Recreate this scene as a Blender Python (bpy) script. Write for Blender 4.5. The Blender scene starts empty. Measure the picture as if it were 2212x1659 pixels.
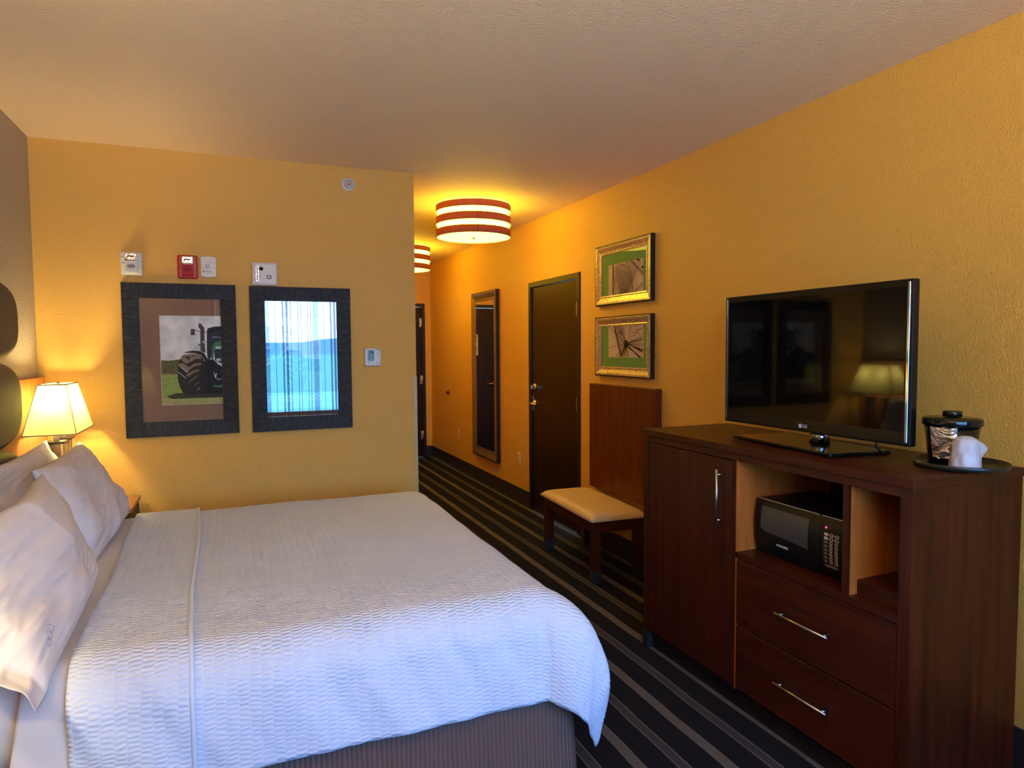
import bpy, bmesh, math, random
from mathutils import Vector, Matrix, noise
random.seed(7)
SC = bpy.context.scene
COL = SC.collection
PI = math.pi

# ------------------------------------------------------------------ camera
cd = bpy.data.cameras.new('camera'); cam = bpy.data.objects.new('camera', cd); COL.objects.link(cam)
cd.sensor_width = 36; cd.lens = 36*1443.8/2212; cd.clip_start = 0.02; cd.clip_end = 500
_r = Vector((0.9226567, -0.3855585, -0.0070218)); _u = Vector((0.0275730, 0.0477991, 0.9984763)); _f = Vector((0.3846354, 0.9214445, -0.0547332))
m = Matrix((( _r.x, _u.x, -_f.x, 0), (_r.y, _u.y, -_f.y, 0), (_r.z, _u.z, -_f.z, 1.52), (0, 0, 0, 1)))
cam.matrix_world = m
SC.camera = cam
# ------------------------------------------------------------------ world, window light, exposure
SC.view_settings.view_transform = 'Standard'; SC.view_settings.look = 'None'
SC.view_settings.gamma = 1; SC.view_settings.use_curve_mapping = False
SC.view_settings.exposure = 0.6
SKY = 11.8
W = bpy.data.worlds.new('sky'); SC.world = W; W.use_nodes = True
nt = W.node_tree; nt.nodes.clear()
wo = nt.nodes.new('ShaderNodeOutputWorld'); bg = nt.nodes.new('ShaderNodeBackground')
tc = nt.nodes.new('ShaderNodeTexCoord'); sx = nt.nodes.new('ShaderNodeSeparateXYZ'); cr = nt.nodes.new('ShaderNodeValToRGB')
nt.links.new(tc.outputs['Generated'], sx.inputs[0]); nt.links.new(sx.outputs['Z'], cr.inputs[0])
cr.color_ramp.elements[0].position = 0.10; cr.color_ramp.elements[0].color = (0.33, 0.60, 1, 1)
cr.color_ramp.elements[1].position = 0.42; cr.color_ramp.elements[1].color = (0.06, 0.33, 1, 1)
nt.links.new(cr.outputs[0], bg.inputs[0]); bg.inputs[1].default_value = SKY
nt.links.new(bg.outputs[0], wo.inputs[0])
# window opening (in the wall behind the camera)
WX0, WX1, WZ0, WZ1, YW = 0.12, 2.2, 0.62, 2.32, -0.72
pl = bpy.data.lights.new('window_portal', 'AREA'); pl.shape = 'RECTANGLE'; pl.size = WX1-WX0; pl.size_y = WZ1-WZ0
pl.cycles.is_portal = True
po = bpy.data.objects.new('window_portal', pl); COL.objects.link(po)
po.location = ((WX0+WX1)/2, YW-0.22, (WZ0+WZ1)/2); po.rotation_euler = (PI/2, 0, 0)   # faces +Y
LAMP_W = 7.0
FILL_TORCH_W = 135.0
HALL_E = 17.5
SC.cycles.use_denoising = True
SC.cycles.max_bounces = 10; SC.cycles.diffuse_bounces = 6; SC.cycles.glossy_bounces = 5; SC.cycles.transparent_max_bounces = 16
SC.cycles.sample_clamp_indirect = 8.0

# ------------------------------------------------------------------ room numbers (metres)
XL, XR, YB, YE, H = -0.985, 2.552, 4.373, 9.03, 2.668
XC = 1.132     # outer corner where the hall begins

# ------------------------------------------------------------------ helpers
WM = {}
def new_bm(): return bmesh.new()
def box(bm, x0, x1, y0, y1, z0, z1, mi=0):
    vs = [bm.verts.new((x, y, z)) for x in (x0, x1) for y in (y0, y1) for z in (z0, z1)]
    F = ((0,1,3,2),(4,6,7,5),(0,4,5,1),(2,3,7,6),(0,2,6,4),(1,5,7,3))
    fs = []
    for f in F:
        a = bm.faces.new([vs[i] for i in f]); a.material_index = mi; fs.append(a)
    return vs
def rbox(bm, x0, x1, y0, y1, z0, z1, r=0.004, seg=2, mi=0):
    t = bmesh.new(); box(t, x0, x1, y0, y1, z0, z1)
    bmesh.ops.bevel(t, geom=t.edges[:], offset=r, segments=seg, profile=0.5, affect='EDGES')
    merge(bm, t, mi)
def merge(bm, t, mi=0, M=None):
    mp = {}
    for v in t.verts: mp[v] = bm.verts.new(M @ v.co if M else v.co)
    for f in t.faces:
        try:
            n = bm.faces.new([mp[v] for v in f.verts]); n.material_index = mi; n.smooth = f.smooth
        except ValueError: pass
    t.free()
def tube(bm, pts, r, n=10, cap=True, mi=0):
    rings = []
    pts = [Vector(p) for p in pts]
    for i, p in enumerate(pts):
        d = (pts[min(i+1, len(pts)-1)]-pts[max(i-1, 0)]).normalized()
        a = d.orthogonal().normalized(); 
        if i: 
            a = (pa - d*pa.dot(d)).normalized()
        pa = a; b = d.cross(a)
        rr = r[i] if isinstance(r, (list, tuple)) else r
        rings.append([bm.verts.new(p+a*rr*math.cos(2*PI*k/n)+b*rr*math.sin(2*PI*k/n)) for k in range(n)])
    for A, B in zip(rings, rings[1:]):
        for k in range(n):
            f = bm.faces.new((A[k], A[(k+1)%n], B[(k+1)%n], B[k])); f.smooth = True; f.material_index = mi
    if cap:
        for R_ in (rings[0][::-1], rings[-1]):
            f = bm.faces.new(R_); f.material_index = mi
def lathe(bm, prof, c=(0,0,0), n=48, axis='Z', smooth=True, mi=0, closed=True):
    # prof: list of (radius, height)
    rings = []
    c = Vector(c)
    for r, h in prof:
        ring = []
        for k in range(n):
            a = 2*PI*k/n
            if axis == 'Z': v = Vector((r*math.cos(a), r*math.sin(a), h))
            elif axis == 'Y': v = Vector((r*math.cos(a), -h, r*math.sin(a)))      # h grows toward -Y
            else: v = Vector((-h, r*math.cos(a), r*math.sin(a)))                  # h grows toward -X
            ring.append(bm.verts.new(c+v))
        rings.append(ring)
    for A, B in zip(rings, rings[1:]):
        for k in range(n):
            f = bm.faces.new((A[k], A[(k+1)%n], B[(k+1)%n], B[k])); f.smooth = smooth; f.material_index = mi
    if closed:
        if prof[0][0] > 1e-4: bm.faces.new(rings[0][::-1]).material_index = mi
        if prof[-1][0] > 1e-4: bm.faces.new(rings[-1]).material_index = mi
def prism(bm, pts, off, mi=0):
    a = [bm.verts.new(Vector(p)) for p in pts]; b = [bm.verts.new(Vector(p)+Vector(off)) for p in pts]
    n = len(a)
    for f in ([a, b[::-1]] + [[a[i], b[i], b[(i+1)%n], a[(i+1)%n]] for i in range(n)]):
        bm.faces.new(f).material_index = mi
def obj(name, bm, mats, parent=None, smooth=None, recalc=True, uvl=None):
    if recalc: bmesh.ops.recalc_face_normals(bm, faces=bm.faces[:])
    me = bpy.data.meshes.new(name); bm.to_mesh(me); bm.free()
    for mm in (mats if isinstance(mats, (list, tuple)) else [mats]): me.materials.append(mm)
    if smooth is not None:
        for pgn in me.polygons: pgn.use_smooth = smooth
    o = bpy.data.objects.new(name, me); COL.objects.link(o)
    if parent is not None:
        Mi = WM[parent.name]
        me.transform(Mi.inverted()); o.parent = parent; WM[o.name] = Mi
    else: WM[o.name] = Matrix.Identity(4)
    return o
def tag(o, label, cat, group=None):
    o['label'] = label; o['category'] = cat
    if group: o['group'] = group
    return o
def thing(name, label, cat, loc, rz=0, group=None):
    o = bpy.data.objects.new(name, None); COL.objects.link(o); o.location = loc; o.rotation_euler = (0, 0, rz); o.empty_display_size = 0.1
    WM[o.name] = Matrix.Translation(Vector(loc)) @ Matrix.Rotation(rz, 4, 'Z')
    return tag(o, label, cat, group)
def struct(name, bm, mats, parent=None):
    o = obj(name, bm, mats, parent); o['kind'] = 'structure'; return o
def sempty(name, loc):
    o = bpy.data.objects.new(name, None); COL.objects.link(o); o.location = loc; o['kind'] = 'structure'
    WM[o.name] = Matrix.Translation(Vector(loc)); return o
def dup(o, parent=None, loc=None):
    c = o.copy(); COL.objects.link(c)
    if parent is not None: c.parent = parent
    if loc is not None: c.location = loc
    for ch in list(o.children): dup(ch, c)
    return c
def text(bm, s, size, M, ext=0.0004, mi=0, bold=False):
    cu = bpy.data.curves.new('t', 'FONT'); cu.body = s; cu.size = size; cu.extrude = ext; cu.align_x = 'CENTER'; cu.align_y = 'CENTER'
    if bold: cu.offset = size*0.02
    cu.resolution_u = 3
    to = bpy.data.objects.new('t', cu); COL.objects.link(to)
    dg = bpy.context.evaluated_depsgraph_get(); me = bpy.data.meshes.new_from_object(to.evaluated_get(dg))
    t = bmesh.new(); t.from_mesh(me); merge(bm, t, mi, M)
    bpy.data.objects.remove(to); bpy.data.curves.remove(cu); bpy.data.meshes.remove(me)
def MxYneg(x, y, z):   # text lying in a plane facing -Y (read from the room)
    return Matrix.Translation((x, y, z)) @ Matrix.Rotation(PI/2, 4, 'X')
def MxXneg(x, y, z):   # facing -X ; reading direction is -Y
    return Matrix.Translation((x, y, z)) @ Matrix.Rotation(-PI/2, 4, 'Z') @ Matrix.Rotation(PI/2, 4, 'X')

# ------------------------------------------------------------------ materials
def base(name):
    mt = bpy.data.materials.new(name); mt.use_nodes = True
    n = mt.node_tree; b = n.nodes['Principled BSDF']
    return mt, n, b
def N(n, t, **k):
    x = n.nodes.new(t)
    for a, v in k.items(): setattr(x, a, v)
    return x
def plain(name, c, rough=0.5, metal=0, spec=0.5, coat=0, bump=0, bscale=200, var=0, emis=None, es=0):
    mt, n, b = base(name)
    b.inputs['Base Color'].default_value = (*c, 1); b.inputs['Roughness'].default_value = rough
    b.inputs['Metallic'].default_value = metal; b.inputs['Specular IOR Level'].default_value = spec
    b.inputs['Coat Weight'].default_value = coat; b.inputs['Coat Roughness'].default_value = 0.05
    if emis: b.inputs['Emission Color'].default_value = (*emis, 1); b.inputs['Emission Strength'].default_value = es
    tcn = N(n, 'ShaderNodeTexCoord'); nz = N(n, 'ShaderNodeTexNoise'); nz.inputs['Scale'].default_value = bscale; nz.inputs['Detail'].default_value = 4
    n.links.new(tcn.outputs['Object'], nz.inputs['Vector'])
    if bump:
        bp = N(n, 'ShaderNodeBump'); bp.inputs['Strength'].default_value = min(1, bump); bp.inputs['Distance'].default_value = 0.004
        n.links.new(nz.outputs[0], bp.inputs['Height']); n.links.new(bp.outputs[0], b.inputs['Normal'])
    if var:
        mx = N(n, 'ShaderNodeMixRGB'); mx.blend_type = 'MULTIPLY'; mx.inputs[0].default_value = 1
        rp = N(n, 'ShaderNodeValToRGB'); rp.color_ramp.elements[0].position = 0.3; rp.color_ramp.elements[1].position = 0.7
        rp.color_ramp.elements[0].color = (1-var,)*3+(1,); rp.color_ramp.elements[1].color = (1, 1, 1, 1)
        n.links.new(nz.outputs[0], rp.inputs[0]); mx.inputs[1].default_value = (*c, 1)
        n.links.new(rp.outputs[0], mx.inputs[2]); n.links.new(mx.outputs[0], b.inputs['Base Color'])
    return mt
def wall_paint(name, c, rough=0.45, bs=0.6, scale=110):
    mt, n, b = base(name)
    b.inputs['Roughness'].default_value = rough; b.inputs['Base Color'].default_value = (*c, 1); b.inputs['Specular IOR Level'].default_value = 0.3
    tcn = N(n, 'ShaderNodeTexCoord'); nz = N(n, 'ShaderNodeTexNoise'); nz.inputs['Scale'].default_value = scale; nz.inputs['Detail'].default_value = 3
    nz2 = N(n, 'ShaderNodeTexNoise'); nz2.inputs['Scale'].default_value = 35; nz2.inputs['Detail'].default_value = 2
    ad = N(n, 'ShaderNodeMath', operation='MULTIPLY_ADD'); ad.inputs[1].default_value = 0.5
    for q in (nz, nz2): n.links.new(tcn.outputs['Object'], q.inputs['Vector'])
    n.links.new(nz2.outputs[0], ad.inputs[0]); n.links.new(nz.outputs[0], ad.inputs[2])
    bp = N(n, 'ShaderNodeBump'); bp.inputs['Strength'].default_value = bs; bp.inputs['Distance'].default_value = 0.006
    n.links.new(ad.outputs[0], bp.inputs['Height']); n.links.new(bp.outputs[0], b.inputs['Normal'])
    return mt
def wood(name, c1, c2, axis='Z', rough=0.4, coat=0.08, scale=1.0):
    mt, n, b = base(name)
    tcn = N(n, 'ShaderNodeTexCoord'); mp = N(n, 'ShaderNodeMapping')
    s = {'X': (1.2, 22, 22), 'Y': (22, 1.2, 22), 'Z': (22, 22, 1.2)}[axis]
    mp.inputs['Scale'].default_value = [v*scale for v in s]
    n.links.new(tcn.outputs['Object'], mp.inputs[0])
    nz = N(n, 'ShaderNodeTexNoise'); nz.inputs['Scale'].default_value = 1.6; nz.inputs['Detail'].default_value = 8; nz.inputs['Distortion'].default_value = 0.4
    n.links.new(mp.outputs[0], nz.inputs['Vector'])
    mp2 = N(n, 'ShaderNodeMapping'); mp2.inputs['Scale'].default_value = [v*9 for v in s]; n.links.new(tcn.outputs['Object'], mp2.inputs[0])
    nz2 = N(n, 'ShaderNodeTexNoise'); nz2.inputs['Scale'].default_value = 1.5; nz2.inputs['Detail'].default_value = 3; n.links.new(mp2.outputs[0], nz2.inputs['Vector'])
    ad = N(n, 'ShaderNodeMath', operation='MULTIPLY_ADD'); ad.inputs[1].default_value = 0.45
    n.links.new(nz2.outputs[0], ad.inputs[0]); n.links.new(nz.outputs[0], ad.inputs[2])
    rp = N(n, 'ShaderNodeValToRGB'); rp.color_ramp.elements[0].position = 0.5; rp.color_ramp.elements[1].position = 0.95
    rp.color_ramp.elements[0].color = (*c1, 1); rp.color_ramp.elements[1].color = (*c2, 1)
    n.links.new(ad.outputs[0], rp.inputs[0]); n.links.new(rp.outputs[0], b.inputs['Base Color'])
    b.inputs['Roughness'].default_value = rough; b.inputs['Coat Weight'].default_value = coat; b.inputs['Coat Roughness'].default_value = 0.2; b.inputs['Specular IOR Level'].default_value = 0.22
    bp = N(n, 'ShaderNodeBump'); bp.inputs['Strength'].default_value = 0.08; bp.inputs['Distance'].default_value = 0.002
    n.links.new(nz2.outputs[0], bp.inputs['Height']); n.links.new(bp.outputs[0], b.inputs['Normal'])
    return mt
def glassy(name, refl=0.09, tint=(1, 1, 1), rough=0.0):
    mt = bpy.data.materials.new(name); mt.use_nodes = True; n = mt.node_tree; n.nodes.clear()
    o = N(n, 'ShaderNodeOutputMaterial'); mx = N(n, 'ShaderNodeMixShader'); tr = N(n, 'ShaderNodeBsdfTransparent'); gl = N(n, 'ShaderNodeBsdfGlossy')
    fr = N(n, 'ShaderNodeFresnel'); fr.inputs['IOR'].default_value = 1.5
    mm_ = N(n, 'ShaderNodeMath', operation='MULTIPLY'); mm_.inputs[1].default_value = refl/0.04; mm_.use_clamp = True
    n.links.new(fr.outputs[0], mm_.inputs[0]); n.links.new(mm_.outputs[0], mx.inputs[0])
    tr.inputs[0].default_value = (*tint, 1); gl.inputs['Roughness'].default_value = rough
    n.links.new(tr.outputs[0], mx.inputs[1]); n.links.new(gl.outputs[0], mx.inputs[2]); n.links.new(mx.outputs[0], o.inputs[0])
    return mt
def translucent(name, c, tw=0.6, rough=0.8, weave=400):
    mt = bpy.data.materials.new(name); mt.use_nodes = True; n = mt.node_tree; n.nodes.clear()
    o = N(n, 'ShaderNodeOutputMaterial'); mx = N(n, 'ShaderNodeMixShader'); a = N(n, 'ShaderNodeBsdfDiffuse'); t = N(n, 'ShaderNodeBsdfTranslucent')
    tcn = N(n, 'ShaderNodeTexCoord'); nz = N(n, 'ShaderNodeTexNoise'); nz.inputs['Scale'].default_value = weave; n.links.new(tcn.outputs['Object'], nz.inputs['Vector'])
    rp = N(n, 'ShaderNodeValToRGB'); rp.color_ramp.elements[0].position = 0.35; rp.color_ramp.elements[1].position = 0.65
    rp.color_ramp.elements[0].color = (*[v*0.85 for v in c], 1); rp.color_ramp.elements[1].color = (*c, 1)
    n.links.new(nz.outputs[0], rp.inputs[0])
    for q in (a, t): n.links.new(rp.outputs[0], q.inputs[0])
    mx.inputs[0].default_value = tw
    n.links.new(a.outputs[0], mx.inputs[1]); n.links.new(t.outputs[0], mx.inputs[2]); n.links.new(mx.outputs[0], o.inputs[0])
    return mt
def emit(name, c, s):
    mt = bpy.data.materials.new(name); mt.use_nodes = True; n = mt.node_tree; n.nodes.clear()
    o = N(n, 'ShaderNodeOutputMaterial'); e = N(n, 'ShaderNodeEmission'); e.inputs[0].default_value = (*c, 1); e.inputs[1].default_value = s
    n.links.new(e.outputs[0], o.inputs[0]); return mt

M_mustard = wall_paint('mustard_paint', (0.75, 0.425, 0.08))
M_grey = wall_paint('taupe_paint', (0.40, 0.345, 0.26))
M_ceil = wall_paint('ceiling_paint', (0.90, 0.70, 0.44), rough=0.7, bs=0.5, scale=90)
M_base = plain('vinyl_base', (0.022, 0.02, 0.018), 0.5, bump=0.05)
M_white = plain('white_plastic', (0.72, 0.69, 0.62), 0.35)
M_red = plain('red_plastic', (0.45, 0.008, 0.02), 0.35)
M_blk = plain('black_gloss', (0.004, 0.004, 0.004), 0.12)
M_blkm = plain('black_satin', (0.006, 0.006, 0.006), 0.4)
M_dark = plain('dark_print', (0.03, 0.03, 0.03), 0.6)
M_chrome = plain('chrome', (0.75, 0.75, 0.76), 0.08, 1)
M_steel = plain('brushed_steel', (0.62, 0.58, 0.53), 0.28, 1)
M_brass = plain('satin_nickel', (0.7, 0.6, 0.45), 0.2, 1)
M_cherry = wood('cherry_wood', (0.026, 0.0045, 0.0012), (0.070, 0.0125, 0.003))
M_cherryY = wood('cherry_wood_long', (0.026, 0.0045, 0.0012), (0.070, 0.0125, 0.003), 'Y')
M_cherryX = wood('cherry_wood_cross', (0.026, 0.0045, 0.0012), (0.070, 0.0125, 0.003), 'X')
M_inner = wood('cabinet_inside', (0.36, 0.095, 0.012), (0.56, 0.17, 0.03), 'Z', 0.5, 0.1)
M_panel = wood('bench_back_wood', (0.075, 0.014, 0.004), (0.15, 0.036, 0.010), 'Z')
M_honey = wood('honey_wood', (0.42, 0.16, 0.045), (0.58, 0.26, 0.085), 'Z', 0.35)
M_door = wood('espresso_door', (0.010, 0.0045, 0.003), (0.024, 0.011, 0.006), 'Z', 0.33, 0.2, 0.7)
M_darkw = plain('espresso_frame', (0.012, 0.009, 0.007), 0.35)
M_linen = plain('pillow_cotton', (0.74, 0.70, 0.70), 0.85, bump=0.06, bscale=500)
M_sheet = plain('sheet_cotton', (0.76, 0.73, 0.72), 0.85, bump=0.05, bscale=300)
M_tan = plain('tan_vinyl', (0.74, 0.52, 0.26), 0.42, bump=0.15, bscale=350)
M_glass = glassy('picture_glass', 0.03)
M_glassR = glassy('shiny_picture_glass', 0.30)
M_pane = glassy('window_glass', 0.04, (0.96, 0.98, 1))

def carpet():
    mt, n, b = base('striped_carpet')
    tcn = N(n, 'ShaderNodeTexCoord'); sp = N(n, 'ShaderNodeSeparateXYZ'); n.links.new(tcn.outputs['Object'], sp.inputs[0])
    nzw = N(n, 'ShaderNodeTexNoise'); nzw.inputs['Scale'].default_value = 260; n.links.new(tcn.outputs['Object'], nzw.inputs['Vector'])
    w1 = N(n, 'ShaderNodeMath', operation='MULTIPLY_ADD'); w1.inputs[1].default_value = 0.008; n.links.new(nzw.outputs[0], w1.inputs[0]); n.links.new(sp.outputs['X'], w1.inputs[2])
    nw = N(n, 'ShaderNodeTexNoise'); nw.inputs['Scale'].default_value = 2.5; n.links.new(tcn.outputs['Object'], nw.inputs['Vector'])
    w2 = N(n, 'ShaderNodeMath', operation='MULTIPLY_ADD'); w2.inputs[1].default_value = 0.02; n.links.new(nw.outputs[0], w2.inputs[0]); n.links.new(w1.outputs[0], w2.inputs[2])
    a = N(n, 'ShaderNodeMath', operation='SUBTRACT'); a.inputs[1].default_value = 1.297+0.014-3.02; n.links.new(w2.outputs[0], a.inputs[0])
    d = N(n, 'ShaderNodeMath', operation='DIVIDE'); d.inputs[1].default_value = 0.302; n.links.new(a.outputs[0], d.inputs[0])
    f = N(n, 'ShaderNodeMath', operation='FRACT'); n.links.new(d.outputs[0], f.inputs[0])
    rp = N(n, 'ShaderNodeValToRGB'); rp.color_ramp.interpolation = 'CONSTANT'
    tan = (0.125, 0.105, 0.085, 1); bs = (0.0125, 0.0125, 0.0150, 1); ed = (0.15, 0.13, 0.095, 1); mid = (0.055, 0.048, 0.050, 1)
    E_ = rp.color_ramp.elements; E_[0].position = 0; E_[0].color = ed; E_[1].position = 0.018; E_[1].color = tan
    for ps, cc in ((0.132, ed), (0.15, bs), (0.495, ed), (0.513, mid), (0.627, ed), (0.645, bs)):
        e = E_.new(ps); e.color = cc
    n.links.new(f.outputs[0], rp.inputs[0])
    nz = N(n, 'ShaderNodeTexNoise'); nz.inputs['Scale'].default_value = 700; nz.inputs['Detail'].default_value = 2; n.links.new(tcn.outputs['Object'], nz.inputs['Vector'])
    rv = N(n, 'ShaderNodeValToRGB'); rv.color_ramp.elements[0].position = 0.35; rv.color_ramp.elements[0].color = (0.45, 0.45, 0.45, 1)
    rv.color_ramp.elements[1].position = 0.68; rv.color_ramp.elements[1].color = (1.6, 1.6, 1.6, 1); n.links.new(nz.outputs[0], rv.inputs[0])
    mx = N(n, 'ShaderNodeMixRGB'); mx.blend_type = 'MULTIPLY'; mx.inputs[0].default_value = 1
    n.links.new(rp.outputs[0], mx.inputs[1]); n.links.new(rv.outputs[0], mx.inputs[2]); n.links.new(mx.outputs[0], b.inputs['Base Color'])
    b.inputs['Roughness'].default_value = 0.95; b.inputs['Specular IOR Level'].default_value = 0.1
    bp = N(n, 'ShaderNodeBump'); bp.inputs['Strength'].default_value = 0.6; bp.inputs['Distance'].default_value = 0.004
    n.links.new(nz.outputs[0], bp.inputs['Height']); n.links.new(bp.outputs[0], b.inputs['Normal'])
    return mt
M_carpet = carpet()

def waffle():
    mt, n, b = base('puckered_coverlet')
    uv = N(n, 'ShaderNodeUVMap'); mp = N(n, 'ShaderNodeMapping'); n.links.new(uv.outputs[0], mp.inputs[0])
    nzw = N(n, 'ShaderNodeTexNoise'); nzw.inputs['Scale'].default_value = 18; nzw.inputs['Detail'].default_value = 1; n.links.new(uv.outputs[0], nzw.inputs['Vector'])
    va = N(n, 'ShaderNodeVectorMath', operation='MULTIPLY_ADD'); va.inputs[1].default_value = (0.020, 0.020, 0); n.links.new(nzw.outputs['Color'], va.inputs[0]); n.links.new(uv.outputs[0], va.inputs[2])
    sp = N(n, 'ShaderNodeSeparateXYZ'); n.links.new(va.outputs[0], sp.inputs[0])
    def m_(op, a, b_=None, c_=None):
        q = N(n, 'ShaderNodeMath', operation=op)
        for i, v in enumerate((a, b_, c_)):
            if v is None: continue
            if isinstance(v, (int, float)): q.inputs[i].default_value = v
            else: n.links.new(v, q.inputs[i])
        return q.outputs[0]
    row = m_('FLOOR', m_('DIVIDE', sp.outputs['X'], 0.030))
    par = m_('MULTIPLY', m_('MODULO', row, 2.0), PI)
    ya = m_('MULTIPLY_ADD', sp.outputs['Y'], 2*PI/0.0135, par)
    xa = m_('MULTIPLY', sp.outputs['X'], PI/0.030)
    sxn = m_('ABSOLUTE', m_('SINE', xa))
    h = m_('MULTIPLY', m_('POWER', sxn, 0.7), m_('MULTIPLY_ADD', m_('SINE', ya), 0.5, 0.5))
    nz = N(n, 'ShaderNodeTexNoise'); nz.inputs['Scale'].default_value = 7; n.links.new(uv.outputs[0], nz.inputs['Vector'])
    st = N(n, 'ShaderNodeMapRange'); st.inputs[1].default_value = 1.88; st.inputs[2].default_value = 2.25; st.inputs[3].default_value = 0.28; st.inputs[4].default_value = 1.0; n.links.new(sp.outputs['Y'], st.inputs[0])
    amp = m_('MULTIPLY', m_('MULTIPLY', h, st.outputs[0]), m_('MULTIPLY_ADD', nz.outputs[0], 1.1, 0.30))
    bp = N(n, 'ShaderNodeBump'); bp.inputs['Strength'].default_value = 0.85; bp.inputs['Distance'].default_value = 0.007
    n.links.new(amp, bp.inputs['Height']); n.links.new(bp.outputs[0], b.inputs['Normal'])
    b.inputs['Base Color'].default_value = (0.70, 0.77, 0.88, 1); b.inputs['Roughness'].default_value = 0.8; b.inputs['Specular IOR Level'].default_value = 0.2  # white cloth tinted blue, standing in for some of the window daylight
    return mt
M_cover = waffle()

def ribbed(name, c, scale, axis='X', rough=0.9, strength=0.8):
    mt, n, b = base(name)
    tcn = N(n, 'ShaderNodeTexCoord')
    wv = N(n, 'ShaderNodeTexWave'); wv.bands_direction = axis; wv.inputs['Scale'].default_value = scale; wv.inputs['Distortion'].default_value = 0.6; wv.inputs['Detail'].default_value = 1
    n.links.new(tcn.outputs['UV'], wv.inputs['Vector'])
    rp = N(n, 'ShaderNodeValToRGB'); rp.color_ramp.elements[0].position = 0.0; rp.color_ramp.elements[1].position = 0.25
    rp.color_ramp.elements[0].color = (*[v*0.6 for v in c], 1); rp.color_ramp.elements[1].color = (*c, 1)
    n.links.new(wv.outputs[1], rp.inputs[0]); n.links.new(rp.outputs[0], b.inputs['Base Color'])
    bp = N(n, 'ShaderNodeBump'); bp.inputs['Strength'].default_value = strength; bp.inputs['Distance'].default_value = 0.004
    n.links.new(wv.outputs[1], bp.inputs['Height']); n.links.new(bp.outputs[0], b.inputs['Normal'])
    b.inputs['Roughness'].default_value = rough
    return mt
M_skirt = ribbed('ribbed_skirt', (0.20, 0.115, 0.085), 21)

def streaky(name, axis, c=(0.007, 0.007, 0.009)):
    # dark frame with fine silvery streaks across the moulding
    mt, n, b = base(name)
    tcn = N(n, 'ShaderNodeTexCoord'); mp = N(n, 'ShaderNodeMapping'); n.links.new(tcn.outputs['Object'], mp.inputs[0])
    mp.inputs['Scale'].default_value = (25, 25, 330) if axis == 'X' else (330, 25, 25)
    nz = N(n, 'ShaderNodeTexNoise'); nz.inputs['Scale'].default_value = 1; nz.inputs['Detail'].default_value = 2; n.links.new(mp.outputs[0], nz.inputs['Vector'])
    rp = N(n, 'ShaderNodeValToRGB'); rp.color_ramp.elements[0].position = 0.5; rp.color_ramp.elements[1].position = 0.72
    rp.color_ramp.elements[0].color = (*c, 1); rp.color_ramp.elements[1].color = (0.05, 0.05, 0.056, 1)
    n.links.new(nz.outputs[0], rp.inputs[0]); n.links.new(rp.outputs[0], b.inputs['Base Color'])
    bp = N(n, 'ShaderNodeBump'); bp.inputs['Strength'].default_value = 0.8; bp.inputs['Distance'].default_value = 0.003
    n.links.new(nz.outputs[0], bp.inputs['Height']); n.links.new(bp.outputs[0], b.inputs['Normal'])
    b.inputs['Roughness'].default_value = 0.45; b.inputs['Specular IOR Level'].default_value = 0.3
    return mt
M_strX = streaky('streaked_frame_side', 'X'); M_strZ = streaky('streaked_frame_rail', 'Z')

def gold():
    mt, n, b = base('antique_gold')
    tcn = N(n, 'ShaderNodeTexCoord'); nz = N(n, 'ShaderNodeTexNoise'); nz.inputs['Scale'].default_value = 70; nz.inputs['Detail'].default_value = 6
    n.links.new(tcn.outputs['Object'], nz.inputs['Vector'])
    rp = N(n, 'ShaderNodeValToRGB'); rp.color_ramp.elements[0].position = 0.36; rp.color_ramp.elements[1].position = 0.56
    rp.color_ramp.elements[0].color = (0.34, 0.26, 0.15, 1); rp.color_ramp.elements[1].color = (0.62, 0.53, 0.36, 1)
    n.links.new(nz.outputs[0], rp.inputs[0]); n.links.new(rp.outputs[0], b.inputs['Base Color'])
    b.inputs['Metallic'].default_value = 0.6; b.inputs['Roughness'].default_value = 0.34
    return mt
M_gold = gold()
M_shade = translucent('lamp_shade_cloth', (0.52, 0.49, 0.20), 0.62)
M_trimc = plain('shade_trim', (0.32, 0.26, 0.2), 0.8)
M_band = translucent('brown_band_cloth', (0.32, 0.115, 0.075), 0.30)
M_glow = emit('lit_diffuser', (1.0, 0.66, 0.032), HALL_E)
M_glowb = emit('lit_bottom_diffuser', (1.0, 0.70, 0.065), HALL_E*0.4)

# ------------------------------------------------------------------ room shell
b = new_bm(); box(b, XL-0.2, XR+0.2, YW-0.2, YE+0.2, -0.2, 0); struct('floor', b, M_carpet)
b = new_bm(); box(b, XL-0.2, XR+0.2, YW-0.2, YE+0.2, H, H+0.2); struct('ceiling', b, M_ceil)
b = new_bm(); box(b, XL-0.2, XL, YW-0.2, YB, 0, H); struct('wall_left', b, M_grey)
b = new_bm(); box(b, XL-0.2, XC, YB, YB+0.15, 0, H); struct('wall_back', b, M_mustard)
b = new_bm(); box(b, XC-0.15, XC, YB+0.15, YE, 0, H); struct('wall_hall', b, M_mustard)
D1a, D1b, D1h = 4.735, 5.64, 2.07      # connecting door opening
b = new_bm()
box(b, XR, XR+0.2, YW-0.2, D1a, 0, H); box(b, XR, XR+0.2, D1b, YE, 0, H); box(b, XR, XR+0.2, D1a, D1b, D1h, H)
struct('wall_right', b, M_mustard)
D2a, D2b, D2h = 1.50, 2.425, 2.09
b = new_bm()
box(b, XC-0.15, D2a, YE, YE+0.2, 0, H); box(b, D2b, XR+0.2, YE, YE+0.2, 0, H); box(b, D2a, D2b, YE, YE+0.2, D2h, H)
struct('wall_end', b, M_mustard)
b = new_bm()
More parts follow.
